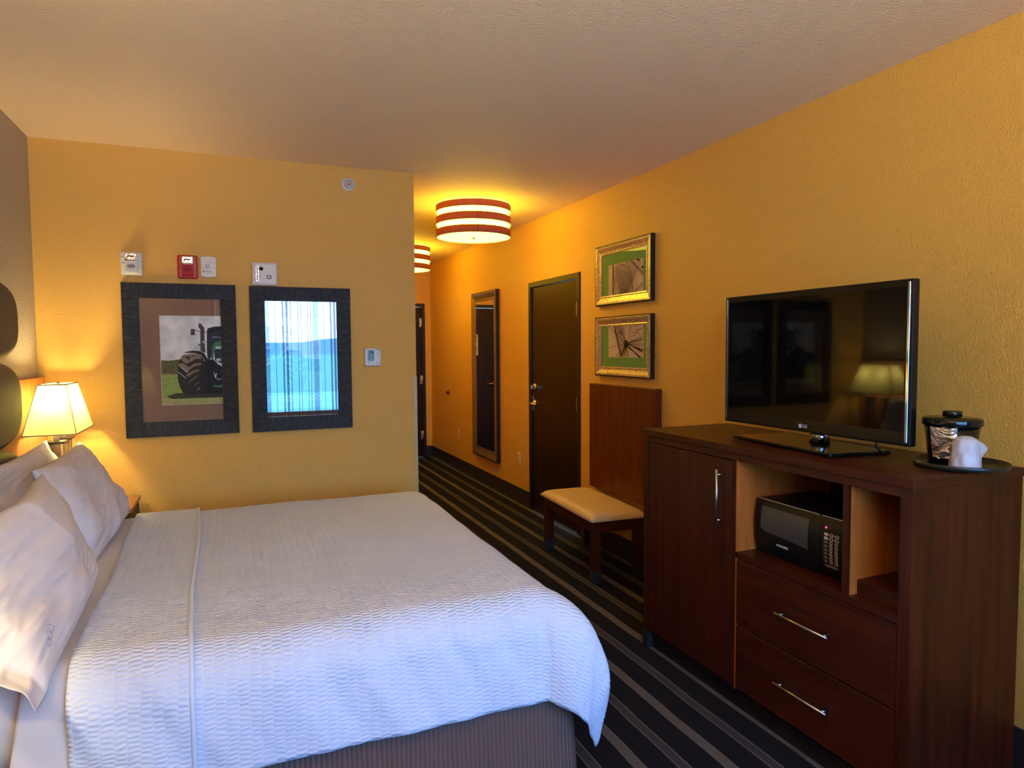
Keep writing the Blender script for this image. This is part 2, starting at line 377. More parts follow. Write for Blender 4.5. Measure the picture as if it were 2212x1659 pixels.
box(b, XL-0.2, WX0, YW-0.2, YW, 0, H); box(b, WX1, XR+0.2, YW-0.2, YW, 0, H); box(b, WX0, WX1, YW-0.2, YW, 0, WZ0); box(b, WX0, WX1, YW-0.2, YW, WZ1, H)
struct('wall_window', b, M_mustard)
# baseboards
def bboard(name, x0, x1, y0, y1):
    b = new_bm(); rbox(b, x0, x1, y0, y1, 0, 0.155, 0.003, 1); return struct(name, b, M_base)
bboard('baseboard_right', XR-0.010, XR, D1b+0.045, YE)
bboard('baseboard_near', XR-0.010, XR, YW, D1a-0.045)
bboard('baseboard_end', D2b+0.045, XR-0.01, YE-0.010, YE)
bboard('baseboard_back', XL, XC-0.0, YB-0.010, YB)
bboard('baseboard_hall', XC, XC+0.010, YB, YE)
# corner guard strip on the outer corner
b = new_bm(); prism(b, [(XC-0.022, YB-0.003, 0.0), (XC+0.003, YB-0.003, 0), (XC+0.003, YB+0.025, 0), (XC, YB+0.025, 0), (XC, YB, 0), (XC-0.022, YB, 0)], (0, 0, 1.33))
struct('trim_1', b, plain('corner_guard', (0.60, 0.42, 0.16), 0.3))

# window
w = sempty('window_1', ((WX0+WX1)/2, YW-0.1, WZ0))
M_alu = plain('window_aluminium', (0.10, 0.10, 0.11), 0.4)
b = new_bm(); t_ = 0.045; yy0, yy1 = YW-0.16, YW-0.10
box(b, WX0, WX0+t_, yy0, yy1, WZ0, WZ1); box(b, WX1-t_, WX1, yy0, yy1, WZ0, WZ1); box(b, WX0+t_, WX1-t_, yy0, yy1, WZ0, WZ0+t_); box(b, WX0+t_, WX1-t_, yy0, yy1, WZ1-t_, WZ1)
struct('window_frame', b, M_alu, w)
b = new_bm(); box(b, 1.52, 1.565, yy0, yy1, WZ0+t_, WZ1-t_); struct('mullion', b, M_alu, w)
for xa, xb in ((WX0+t_, 1.52), (1.565, WX1-t_)):
    b = new_bm(); box(b, xa, xb, YW-0.133, YW-0.127, WZ0+t_, WZ1-t_); struct('pane', b, M_pane, w)
b = new_bm(); rbox(b, WX0-0.03, WX1+0.03, YW-0.1, YW+0.04, WZ0-0.03, WZ0, 0.004); struct('window_sill', b, M_white, w)

# outdoors: lot, lawn, road, hedge line
def ground():
    mt, n, bb = base('outdoor_ground')
    tcn = N(n, 'ShaderNodeTexCoord'); sp = N(n, 'ShaderNodeSeparateXYZ'); n.links.new(tcn.outputs['Object'], sp.inputs[0])
    nw = N(n, 'ShaderNodeTexNoise'); nw.inputs['Scale'].default_value = 0.08; n.links.new(tcn.outputs['Object'], nw.inputs['Vector'])
    a = N(n, 'ShaderNodeMath', operation='MULTIPLY_ADD'); a.inputs[1].default_value = 8; n.links.new(nw.outputs[0], a.inputs[0]); n.links.new(sp.outputs['Y'], a.inputs[2])
    mr = N(n, 'ShaderNodeMapRange'); mr.inputs[1].default_value = -90; mr.inputs[2].default_value = 4; n.links.new(a.outputs[0], mr.inputs[0])
    rp = N(n, 'ShaderNodeValToRGB'); rp.color_ramp.interpolation = 'CONSTANT'
    E_ = rp.color_ramp.elements; E_[0].position = 0; E_[0].color = (0.50, 0.55, 0.36, 1); E_[1].position = 0.30; E_[1].color = (0.85, 0.80, 0.75, 1)
    for ps, cc in ((0.52, (0.55, 0.60, 0.36, 1)), (0.66, (0.88, 0.84, 0.78, 1)), (0.88, (0.50, 0.55, 0.30, 1))): E_.new(ps).color = cc
    n.links.new(mr.outputs[0], rp.inputs[0]); n.links.new(rp.outputs[0], bb.inputs['Base Color']); bb.inputs['Roughness'].default_value = 0.95
    return mt
b = new_bm(); box(b, -300, 300, -700, -1.2, -3.2, -3.1); tag(obj('outdoor_ground', b, ground()), 'lawn and pale parking lot outside the window, mirrored in the right tall picture glass', 'ground')

# distant hills and low white buildings outside
b = new_bm(); n_ = 60; A = []
for k in range(n_+1):
    x = -420+840*k/n_; h_ = 13+7*noise.noise(Vector((k*.17, 2, 1)))+2*noise.noise(Vector((k*.6, 5, 1)))
    A.append([b.verts.new((x, -600+q[0], -3.1+h_*q[1])) for q in ((40, 0), (25, .6), (0, 1), (-30, .6), (-45, 0))])
for p_, q_ in zip(A, A[1:]):
    for i in range(4): b.faces.new((p_[i], q_[i], q_[i+1], p_[i+1])).smooth = True
tag(obj('distant_hills', b, plain('hazy_hill', (.42, .40, .38), .9)), 'hazy blue hill line far outside the window, seen mirrored in picture glass', 'hills')
# ------------------------------------------------------------------ doors
def door(name, kind, a0, a1, h, pos):
    """kind 'X': in the right wall (plane x=pos, opening spans y a0..a1); kind 'Y': in the end wall."""
    root = sempty(name, (pos, (a0+a1)/2, 0) if kind == 'X' else ((a0+a1)/2, pos, 0))
    fw, prj, rec = 0.042, 0.012, 0.03
    def bxx(b, s0, s1, d0, d1, z0, z1, r=0.003):     # s along the wall, d depth into the wall (negative = into the room)
        if kind == 'X': rbox(b, pos+d0, pos+d1, s0, s1, z0, z1, r, 1)
        else: rbox(b, s0, s1, pos+d0, pos+d1, z0, z1, r, 1)
    b = new_bm()
    bxx(b, a0-fw, a0+0.006, -prj, 0.10, 0, h+fw); bxx(b, a1-0.006, a1+fw, -prj, 0.10, 0, h+fw); bxx(b, a0, a1, -prj, 0.10, h-0.006, h+fw)
    bxx(b, a0, a0+0.012, 0.05, 0.09, 0, h); bxx(b, a1-0.012, a1, 0.05, 0.09, 0, h)
    struct('door_frame', b, M_darkw, root)
    b = new_bm(); bxx(b, a0+0.009, a1-0.009, 0.004, 0.048, 0.008, h-0.009, 0.002); slab = struct('door_slab', b, M_door, root)
    return root, slab, bxx
dr, slab, bxx = door('door_1', 'X', D1a, D1b, D1h, XR)
hx = XR+0.002
for z in (1.77, 1.0, 0.22):
    b = new_bm(); tube(b, [(hx-0.004, D1a+0.002, z), (hx-0.004, D1a+0.002, z+0.11)], 0.0085, 10)
    for k in range(4): lathe(b, [(0.0094, 0), (0.0094, 0.002)], (hx-0.004, D1a+0.002, z+0.018+k*0.024), 12)
    box(b, hx-0.004, hx+0.002, D1a-0.02, D1a+0.03, z, z+0.11)
    struct('hinge', b, M_chrome, dr)
def lever(root, x, y, z, s=-1):
    b = new_bm(); lathe(b, [(0.001, 0.022), (0.012, 0.022), (0.014, 0.018), (0.033, 0.008), (0.034, 0)][::-1], (x, y, z), 28, 'X')
    tube(b, [(x-0.015, y, z), (x-0.048, y, z)], 0.009, 12); tube(b, [(x-0.046, y+0.01, z), (x-0.05, y-0.03, z+0.002), (x-0.046, y-0.075, z-0.004), (x-0.043, y-0.11, z-0.006)], [0.011, 0.009, 0.008, 0.007], 12)
    return struct('lever_handle', b, M_brass, root)
lever(dr, XR+0.004, 5.575, 1.005)
b = new_bm(); lathe(b, [(0.034, 0), (0.034, 0.006), (0.026, 0.014), (0.001, 0.016)], (XR+0.004, 5.575, 1.155), 28, 'X'); rbox(b, XR-0.038, XR-0.01, 5.57, 5.58, 1.135, 1.175, 0.003)
struct('deadbolt', b, M_brass, dr)
b = new_bm(); box(b, XR-0.001, XR+0.01, 5.6, 5.63, 0.94, 1.07); struct('strike_plate', b, M_chrome, dr)
# entrance door at the far end of the hall, hinged on its right
dr2, slab2, bxx2 = door('door_2', 'Y', D2a, D2b, D2h, YE)
for z in (1.81, 1.02, 0.25):
    b = new_bm(); tube(b, [(D2b-0.004, YE-0.004, z), (D2b-0.004, YE-0.004, z+0.12)], 0.009, 10); box(b, D2b-0.035, D2b, YE-0.006, YE+0.004, z, z+0.12)
    struct('hinge', b, M_steel, dr2)
b = new_bm(); lathe(b, [(0.034, 0), (0.034, 0.008), (0.012, 0.02), (0.012, 0.05)], (D2a+0.075, YE+0.004, 1.0), 24, 'Y'); tube(b, [(D2a+0.07, YE-0.046, 1.0), (D2a+0.18, YE-0.042, 1.0)], 0.009, 10)
struct('lever_handle', b, M_brass, dr2)
# emergency notice on the entrance door (seen in the mirror)
M_paper = plain('notice_paper', (0.62, 0.55, 0.38), 0.6)
b = new_bm(); nx, nz_ = 1.905, 1.56
rbox(b, nx-0.10, nx+0.10, YE-0.002, YE+0.004, nz_-0.15, nz_+0.15, 0.001, 1)
box(b, nx-0.085, nx+0.02, YE-0.0035, YE-0.002, nz_+0.115, nz_+0.13, 1)
random.seed(3)
for k in range(9):
    for q in range(3):
        if random.random() < .72:
            x0 = nx-0.085+q*0.058; box(b, x0, x0+random.uniform(.025, .05), YE-0.0035, YE-0.002, nz_+0.085-k*0.024, nz_+0.095-k*0.024, 1)
tag(obj('door_notice', b, [M_paper, M_dark]), 'cream emergency notice sheet fixed to the dark entrance door, seen in the wall mirror', 'notice')

# ------------------------------------------------------------------ hall ceiling lights
def drum(label):
    t = thing('ceiling_drum_light', label, 'ceiling light', (0, 0, 0), 0, 'striped drum lights on the hall ceiling')
    R0 = 0.30; zb = -0.266
    for k in range(3):
        z0 = zb+k*0.1; z1 = z0+0.058 if k < 2 else z0+0.052
        b = new_bm(); lathe(b, [(R0, z0), (R0, z1), (R0-0.003, z1), (R0-0.003, z0), (R0, z0)], n=72, closed=False)
        obj('fabric_band', b, M_band, t)
        b = new_bm(); lathe(b, [(R0+0.001, z0-0.001), (R0+0.001, z0+0.003), (R0-0.004, z0+0.003), (R0-0.004, z0-0.001), (R0+0.001, z0-0.001)], n=72, closed=False); obj('band_trim', b, M_trimc, t)
    b = new_bm(); lathe(b, [(R0-0.012, zb+0.012), (R0-0.012, -0.022)], n=72, closed=False); obj('side_diffuser', b, M_glow, t)
    b = new_bm(); lathe(b, [(0.0001, zb+0.006), (R0-0.004, zb+0.006)], n=72, closed=False); obj('bottom_diffuser', b, M_glowb, t)
    for k in range(6):
        b = new_bm(); a = k*PI/3+0.3; tube(b, [(0.26*math.cos(a), 0.26*math.sin(a), zb+0.004), (0.299*math.cos(a), 0.299*math.sin(a), zb+0.001)], 0.0012, 6)
        tube(b, [(0.299*math.cos(a), 0.299*math.sin(a), zb), (0.299*math.cos(a), 0.299*math.sin(a), -0.01)], 0.0016, 6)
        obj('frame_wire', b, M_darkw, t)
    b = new_bm(); lathe(b, [(0.010, zb+0.008), (0.012, zb+0.004), (0.010, zb-0.008), (0.001, zb-0.010)], n=20); obj('finial', b, M_steel, t)
    b = new_bm(); lathe(b, [(0.13, 0), (0.13, -0.02), (0.001, -0.02)], n=40); obj('canopy', b, M_white, t)
    return t
l1 = drum('large brown and cream striped drum light on hall ceiling, fully in view'); l1.location = (1.82, 5.14, H)
l2 = dup(l1, loc=(1.82, 7.52, H)); l2['label'] = 'second striped drum light farther down the hall, half hidden by the wall corner'

# ------------------------------------------------------------------ tall tractor pictures on the back wall
C4 = [(262, 245), (1052, 258), (1076, 1366), (300, 1390)]
def pic_uv(x, y):
    # inverse of a near-rectangular quad, good enough bilinear
    u, v = 0.5, 0.5
    for _ in range(8):
        X = (1-v)*((1-u)*C4[0][0]+u*C4[1][0])+v*((1-u)*C4[3][0]+u*C4[2][0])
        Y = (1-v)*((1-u)*C4[0][1]+u*C4[1][1])+v*((1-u)*C4[3][1]+u*C4[2][1])
        u += (x-X)/780; v += (y-Y)/1120
    return min(1, max(0, u)), min(1, max(0, v))
def cloudsky():
    mt, n, bb = base('print_cloudy_sky')
    tcn = N(n, 'ShaderNodeTexCoord'); nz = N(n, 'ShaderNodeTexNoise'); nz.inputs['Scale'].default_value = 9; nz.inputs['Detail'].default_value = 5; n.links.new(tcn.outputs['Object'], nz.inputs['Vector'])
    rp = N(n, 'ShaderNodeValToRGB'); rp.color_ramp.elements[0].position = .35; rp.color_ramp.elements[1].position = .65
    rp.color_ramp.elements[0].color = (.58, .55, .48, 1); rp.color_ramp.elements[1].color = (.95, .9, .78, 1)
    n.links.new(nz.outputs[0], rp.inputs[0]); n.links.new(rp.outputs[0], bb.inputs['Base Color']); return mt
P_ = [cloudsky(), plain('print_trees', (.17, .18, .06), .7, var=.6, bscale=120), plain('print_grass', (.48, .58, .12), .7, var=.6, bscale=160),
      plain('print_tyre', (.022, .020, .018), .7, var=.3, bscale=80), plain('print_lug', (.26, .2, .13), .7), plain('print_black', (.008, .009, .012), .7, var=.5, bscale=90),
      plain('print_green', (.06, .22, .08), .7), plain('print_shadow', (.045, .055, .02), .7, var=.5, bscale=150), plain('print_wall', (.22, .15, .09), .7, var=.5, bscale=200),
      plain('print_exhaust', (.075, .062, .05), .7), plain('print_cab', (.025, .035, .05), .7), plain('print_bright', (.6, .6, .6), .7), plain('print_grass2', (.62, .60, .20), .7, var=.6, bscale=220)]
TR = [  # (material, polygon in picture pixels)
 (1, [(285, 815), (380, 820), (470, 808), (520, 800), (620, 830), (620, 965), (288, 965)]),
 (8, [(288, 962), (500, 960), (620, 965), (620, 1000), (290, 998)]),
 (2, [(290, 992), (1062, 992), (1075, 1366), (300, 1390)]),
 (12, [(296, 1300), (1074, 1290), (1075, 1366), (300, 1390)]),
 (7, [(350, 1275), (480, 1235), (1072, 1235), (1073, 1290), (700, 1300), (420, 1312)]),
 (10, [(870, 440), (880, 410), (960, 388), (1055, 385), (1062, 620), (940, 650), (930, 780), (880, 830), (868, 700)]),
 (11, [(940, 517), (1056, 520), (1056, 527), (940, 525)]),
 (9, [(758, 375), (768, 345), (785, 342), (838, 405), (840, 600), (850, 720), (785, 700), (783, 420), (762, 398)]),
 (8, [(757, 605), (800, 605), (800, 630), (757, 630)]), (11, [(812, 572), (860, 570), (860, 596), (812, 596)]),
 (9, [(660, 418), (712, 415), (716, 494), (658, 494)]), (9, [(712, 430), (880, 460), (880, 468), (712, 438)]),
 (5, [(565, 720), (610, 705), (680, 692), (770, 698), (830, 725), (870, 790), (900, 860), (880, 900), (835, 810), (790, 745), (700, 722)]),
 (3, [(535, 775), (570, 740), (680, 730), (790, 745), (845, 840), (830, 1010), (790, 1240), (690, 1275), (570, 1255), (520, 1160), (492, 1060), (497, 880)]),
 (4, [(562, 742), (690, 728), (800, 745), (805, 770), (700, 752), (640, 770), (565, 762)]),
 (4, [(535, 770), (575, 765), (630, 810), (640, 850), (600, 858), (540, 810)]),
 (4, [(650, 775), (740, 760), (800, 775), (790, 800), (720, 798), (660, 840), (630, 828)]),
 (4, [(500, 860), (560, 850), (640, 905), (700, 860), (790, 850), (800, 870), (710, 890), (640, 935), (610, 975), (505, 885)]),
 (4, [(600, 1000), (680, 950), (760, 930), (765, 950), (690, 975), (625, 1030)]),
 (11, [(503, 880), (512, 882), (618, 965), (612, 975)]), (11, [(492, 962), (502, 962), (598, 1040), (592, 1048)]), (4, [(625, 1105), (632, 1090), (745, 1005), (745, 1020)]),
 (4, [(700, 1138), (708, 1125), (765, 1095), (765, 1108)]), (4, [(740, 1190), (772, 1150), (776, 1170), (748, 1205)]),
 (5, [(840, 830), (940, 800), (1064, 900), (1072, 1240), (790, 1250), (775, 1050), (790, 880)]),
 (6, [(930, 800), (938, 640), (975, 590), (1058, 565), (1060, 640), (985, 650), (965, 700), (955, 800)]),
 (10, [(965, 700), (985, 650), (1060, 640), (1063, 860), (975, 820)]),
 (11, [(985, 640), (1055, 640), (1055, 672), (980, 672)]), (11, [(990, 795), (1050, 790), (1050, 825), (992, 825)]),
 (11, [(1003, 850), (1025, 848), (1028, 872), (1005, 872)]),
 (6, [(945, 1135), (1020, 1140), (1070, 1125), (1072, 1160), (1000, 1165), (945, 1152)]),
 (11, [(960, 405), (975, 403), (975, 418), (962, 418)]), (11, [(990, 403), (1008, 403), (1008, 418), (992, 418)]),
 (11, [(955, 970), (965, 968), (975, 1005), (990, 980), (1000, 985), (985, 1040), (1020, 1060), (1060, 1045), (1060, 1052), (1018, 1070), (970, 1040)]),
 (5, [(876, 455), (905, 415), (1055, 392), (1055, 440), (905, 462)]),
]
def tractor(bm, x0, x1, z0, z1, y, flip=False):
    vs = [bm.verts.new((a, y, c)) for a, c in ((x0, z0), (x1, z0), (x1, z1), (x0, z1))]; bm.faces.new(vs).material_index = 0
    for i, (mi, pts) in enumerate(TR):
        q = []
        for p in pts:
            u, v = pic_uv(*p)
            if flip: u = 1-u
            q.append(bm.verts.new((x0+(x1-x0)*u, y-0.00006*(i+1), z1-(z1-z0)*v)))
        e = bm.faces.new(q); e.material_index = mi
def tall_picture(label, x0, x1, z0, z1, ph, flip, glass, mat_c):
    t = thing('framed_picture', label, 'picture', ((x0+x1)/2, YB, z0), 0, 'tall dark framed tractor pictures')
    fw, d = 0.086, 0.030
    yb_, yf = YB-0.001, YB-d
    def side(o0, o1, i1, i0, mt, nm):     # quad moulding with slightly sloping face
        b = new_bm()
        A = [Vector((o0[0], yf, o0[1])), Vector((o1[0], yf, o1[1])), Vector((i1[0], yf+0.008, i1[1])), Vector((i0[0], yf+0.008, i0[1]))]
        B = [Vector((v.x, yb_, v.z)) for v in A]
        va = [b.verts.new(v) for v in A]; vb = [b.verts.new(v) for v in B]
        b.faces.new(va); b.faces.new(vb[::-1])
        for i in range(4): b.faces.new((va[i], vb[i], vb[(i+1)%4], va[(i+1)%4]))
        return obj(nm, b, mt, t)
    a, c = (x0, z0), (x1, z0); e, g = (x1, z1), (x0, z1)
    ai, ci, ei, gi = (x0+fw, z0+fw), (x1-fw, z0+fw), (x1-fw, z1-fw), (x0+fw, z1-fw)
    side(a, c, ci, ai, M_strZ, 'frame_rail'); side(g, e, ei, gi, M_strZ, 'frame_rail'); side(a, g, gi, ai, M_strX, 'frame_stile'); side(c, e, ei, ci, M_strX, 'frame_stile')
    b = new_bm(); box(b, x0+fw, x1-fw, YB-0.010, YB-0.002, z0+fw, z1-fw); obj('mat_board', b, plain('mat_board_brown', mat_c, .8, bump=.05), t)
    b = new_bm(); tractor(b, ph[0], ph[1], ph[2], ph[3], YB-0.0115, flip); obj('photo_print', b, P_, t, recalc=False)
    b = new_bm(); box(b, ph[0]-0.002, ph[0], YB-0.0125, YB-0.010, ph[2], ph[3]); box(b, ph[0]-0.002, ph[1], YB-0.0125, YB-0.010, ph[3], ph[3]+0.002); box(b, ph[0]-0.002, ph[1], YB-0.0125, YB-0.010, ph[2]-0.002, ph[2])
    obj('mat_bevel', b, plain('mat_core', (.6, .5, .35), .7), t)
    b = new_bm(); yg = YB-0.016
    b.faces.new([b.verts.new(v) for v in ((x0+fw, yg, z0+fw), (x1-fw, yg, z0+fw), (x1-fw, yg, z1-fw), (x0+fw, yg, z1-fw))]); obj('glass_pane', b, glass, t)
    return t
tall_picture('dark framed picture of a tractor with brown mat, left of the pair', -0.571, 0.027, 1.016, 1.903, (-0.384, -0.0595, 1.198, 1.717), False, M_glass, (.30, .17, .10))  # mat colour lightened to include the room's reflection in the glass
tall_picture('dark framed picture whose glass mirrors the bright window, right of the pair', 0.103, 0.701, 1.014, 1.900, (0.1895, 0.514, 1.196, 1.715), True, M_glassR, (.20, .105, .062))

# ------------------------------------------------------------------ wall devices on the back wall
def strobe(label, x0, x1, z0, z1, mt, grp):
    t = thing('alarm_strobe', label, 'alarm', ((x0+x1)/2, YB, z0), 0, grp)
    w, h = x1-x0, z1-z0
    b = new_bm(); rbox(b, x0, x1, YB-0.022, YB-0.001, z0, z1, 0.009, 3); obj('back_plate', b, mt, t)
    cx0, cx1 = x0+w*0.24, x0+w*0.78; zt = z1-h*0.08; zm = z1-h*0.42; zb = z0+h*0.09
    b = new_bm(); prism(b, [(cx0, YB-0.022, zb), (cx0, YB-0.052, zb+0.004), (cx0, YB-0.040, zm), (cx0, YB-0.022, zm)], (cx1-cx0, 0, 0)); obj('horn_body', b, mt, t)
    b = new_bm(); 
    zc = (zb+zm)/2+h*0.03
    for k in range(9):
        q = (k-4)/4.6; hh = h*0.085*math.sqrt(max(0.02, 1-q*q)); xx = (cx0+cx1)/2+q*(cx1-cx0)*0.36
        t_y = lambda z: YB-0.052+0.012*(z-zb)/(zm-zb)-0.001
        vv = [(xx-0.0012, t_y(zc-hh), zc-hh), (xx+0.0012, t_y(zc-hh), zc-hh), (xx+0.0012, t_y(zc+hh), zc+hh), (xx-0.0012, t_y(zc+hh), zc+hh)]
        prism(b, vv, (0, -0.0006, 0))
    obj('sound_grille', b, M_dark if mt is M_white else plain('dark_red', (.16, .004, .01), .5), t)
    b = new_bm(); rbox(b, cx0-0.001, cx1+0.001, YB-0.048, YB-0.02, zm, zt, 0.003)
    le = obj('strobe_lens', b, plain('strobe_reflector', (.85, .82, .75), .12, 1, bump=.7, bscale=70), t)
    b = new_bm(); tube(b, [(cx0+0.012, YB-0.051, zm+(zt-zm)*.62), (cx1-0.012, YB-0.051, zm+(zt-zm)*.62)], 0.0032, 10); box(b, cx0, cx1, YB-0.050, YB-0.047, zm+0.004, zm+0.008); obj('flash_tube', b, M_darkw, le)
    b = new_bm(); box(b, x0+w*.05, x0+w*.16, YB-0.0235, YB-0.021, z0+h*.78, z0+h*.80); obj('marking', b, M_dark, t)
    b = new_bm(); box(b, x0+w*.08, x0+w*.17, YB-0.0235, YB-0.021, z0+h*.50, z0+h*.53); obj('marking', b, M_dark, t)
    return t
strobe('white fire alarm horn strobe above the left tall picture, leftmost device', -0.569, -0.459, 1.944, 2.075, M_white, 'fire alarm horn strobes')
strobe('red fire alarm horn strobe beside a small white box', -0.281, -0.174, 1.934, 2.070, M_red, 'fire alarm horn strobes')
t = thing('carbon_alarm', 'small white curved top alarm box right of the red strobe', 'alarm', (-0.1165, YB, 1.947))
b = new_bm(); x0, x1, z0, z1 = -0.157, -0.076, 1.947, 2.066
pts = [(x0, 0, z0+.004)]+[(x0+(x1-x0)*k/10, 0, z0+.004-0.005*math.sin(PI*k/10)) for k in range(1, 10)]+[(x1, 0, z0+.004)]+[(x1-(x1-x0)*k/10, 0, z1-.006+0.006*math.sin(PI*k/10)) for k in range(0, 11)]
prism(b, [(p[0], YB-0.028, p[2]) for p in pts], (0, 0.027, 0)); obj('case', b, M_white, t)
b = new_bm(); xm = (x0+x1)/2
for k in range(6): box(b, xm-0.018, xm+0.006, YB-0.0295, YB-0.027, 2.018-k*0.0042-0.001, 2.018-k*0.0042+0.0006)
for k in range(3): box(b, xm-0.006+k*0.006, xm-0.003+k*0.006, YB-0.0295, YB-0.027, 2.032, 2.0345)
obj('vent_slots', b, plain('grey_slots', (.3, .28, .24), .6), t)
b = new_bm(); lathe(b, [(0.0065, 0), (0.0065, 0.001)], (x0+0.014, YB-0.028, 1.978), 3, 'Y')
for k in range(6): box(b, x0+0.024+k*0.0055, x0+0.027+k*0.0055, YB-0.0292, YB-0.0275, 1.974, 1.979)
obj('marking', b, M_dark, t)
t = thing('signal_receiver', 'square white wall unit with flash tube resting above the right tall picture', 'alarm', (0.194, YB, 1.909))
b = new_bm(); rbox(b, 0.122, 0.266, YB-0.034, YB-0.001, 1.906, 2.044, 0.006, 2); rbox(b, 0.130, 0.258, YB-0.042, YB-0.030, 1.914, 2.036, 0.004, 2); obj('case', b, M_white, t)
b = new_bm(); rbox(b, 0.138, 0.164, YB-0.047, YB-0.040, 1.922, 2.024, 0.003); le = obj('flash_lens', b, plain('lens_reflector', (.7, .62, .55), .15, 1, bump=.8, bscale=90), t)
b = new_bm(); tube(b, [(0.151, YB-0.05, 1.932), (0.151, YB-0.05, 2.012)], 0.003, 8); obj('flash_tube', b, M_chrome, le)
b = new_bm(); lathe(b, [(0.0115, 0), (0.0115, 0.004), (0.006, 0.007), (0.0005, 0.008)], (0.174, YB-0.042, 2.004), 24, 'Y'); obj('sensor_eye', b, M_blk, t)
b = new_bm(); box(b, 0.204, 0.231, YB-0.0435, YB-0.041, 1.944, 1.967); obj('test_button', b, plain('grey_btn', (.16, .14, .13), .5), t)
b = new_bm(); box(b, 0.211, 0.223, YB-0.0448, YB-0.043, 1.950, 1.961); obj('button_mark', b, M_white, t)
# sprinkler
t = thing('sprinkler_head', 'round white sidewall sprinkler head high on the back wall near the ceiling', 'sprinkler', (0.706, YB, 2.559))
b = new_bm(); lathe(b, [(0.041, 0.001), (0.041, 0.006), (0.036, 0.010), (0.027, 0.012), (0.026, 0.008), (0.0005, 0.008)], (0.706, YB, 2.559), 40, 'Y'); obj('cover_ring', b, M_white, t)
b = new_bm(); lathe(b, [(0.0275, 0.011), (0.0275, 0.0125), (0.0255, 0.0125)], (0.706, YB, 2.559), 40, 'Y', closed=False); obj('ring_gap', b, M_dark, t)
b = new_bm(); lathe(b, [(0.011, 0.008), (0.010, 0.025), (0.004, 0.028), (0.004, 0.04)], (0.706, YB, 2.559), 16, 'Y')
tube(b, [(0.697, YB-0.022, 2.565), (0.699, YB-0.045, 2.562), (0.706, YB-0.048, 2.559), (0.713, YB-0.045, 2.556), (0.715, YB-0.022, 2.553)], 0.0025, 8); box(b, 0.694, 0.718, YB-0.051, YB-0.049, 2.551, 2.567); obj('deflector', b, M_chrome, t)
# thermostat
t = thing('thermostat', 'white thermostat with a green display reading 74 on the back wall', 'thermostat', (0.840, YB, 1.404))
b = new_bm(); rbox(b, 0.787, 0.893, YB-0.026, YB-0.001, 1.404, 1.521, 0.010, 3); obj('case', b, plain('thermo_white', (.74, .73, .70), .35), t)
b = new_bm(); box(b, 0.806, 0.847, YB-0.0275, YB-0.025, 1.437, 1.508); sc_ = obj('display', b, plain('lcd', (.14, .24, .22), .25), t)
b = new_bm(); text(b, '74', 0.034, MxYneg(0.831, YB-0.0285, 1.492), bold=True); lathe(b, [(0.0035, 0), (0.0035, 0.001)], (0.812, YB-0.0275, 1.452), 12, 'Y'); box(b, 0.820, 0.825, YB-0.0285, YB-0.0275, 1.451, 1.454); box(b, 0.837, 0.842, YB-0.0285, YB-0.0275, 1.457, 1.464); obj('digits', b, M_blkm, sc_)
b = new_bm()
M_lg = plain('light_grey', (.42, .42, .42), .5)
for zz, s in ((1.488, 1), (1.466, -1)):
    P3 = [(0.859, zz-0.008*s), (0.881, zz-0.008*s), (0.870, zz+0.011*s)]
    for i in range(3):
        p_, q_ = P3[i], P3[(i+1)%3]; tube(b, [(p_[0], YB-0.027, p_[1]), (q_[0], YB-0.027, q_[1])], 0.0007, 5)
for xx in (0.806, 0.831):
    Q = [(xx, 1.414), (xx+.017, 1.414), (xx+.017, 1.424), (xx, 1.424)]
    for i in range(4):
        p_, q_ = Q[i], Q[(i+1)%4]; tube(b, [(p_[0], YB-0.027, p_[1]), (q_[0], YB-0.027, q_[1])], 0.0006, 5)
for k in range(4): box(b, 0.860, 0.883, YB-0.0268, YB-0.0255, 1.415+k*0.0042, 1.4175+k*0.0042)
obj('buttons', b, M_lg, t)
b = new_bm(); [box(b, 0.856+.0042*k, 0.8588+.0042*k, YB-0.0275, YB-0.0255, 1.5085, 1.5125+.0012*(k % 3 == 0)) for k in range(7)]; box(b, 0.808, 0.820, YB-0.027, YB-0.0255, 1.4275, 1.4295); box(b, 0.835, 0.843, YB-0.027, YB-0.0255, 1.4275, 1.4295); obj('marking', b, M_dark, t)

# ------------------------------------------------------------------ right wall: outlets, knob, mirror
def outlet(label, y, z, grp='wall outlets in the hall'):
    t = thing('wall_outlet', label, 'outlet', (XR, y, z), 0, grp)
    b = new_bm(); rbox(b, XR-0.007, XR-0.0005, y-0.036, y+0.036, z-0.058, z+0.058, 0.003, 2); obj('cover_plate', b, plain('ivory_plastic', (.72, .60, .36), .35), t)
    for s in (-1, 1):
        b = new_bm(); rbox(b, XR-0.0095, XR-0.006, y-0.016, y+0.016, z+s*0.020-0.014, z+s*0.020+0.014, 0.002, 1); so = obj('socket', b, plain('ivory_socket', (.66, .55, .33), .35), t)
        for yy in (y-.007, y+.007):
            b = new_bm(); box(b, XR-0.0100, XR-0.0092, yy-.001, yy+.001, z+s*0.020-0.005, z+s*0.020+0.006); obj('slot', b, M_dark, so)
outlet('ivory wall outlet far down the hall, left of the mirror', 7.84, 0.451)
outlet('ivory wall outlet between the mirror and the near door', 5.94, 0.447)
t = thing('door_bumper', 'small round brown wall door stop near the hall corner', 'door stop', (XR, 8.22, 0.95))
b = new_bm(); lathe(b, [(0.030, 0), (0.030, 0.006), (0.022, 0.012), (0.020, 0.03), (0.014, 0.036), (0.0005, 0.037)], (XR-0.0005, 8.22, 0.95), 24, 'X'); obj('bumper', b, plain('brown_rubber', (.09, .045, .02), .5), t)

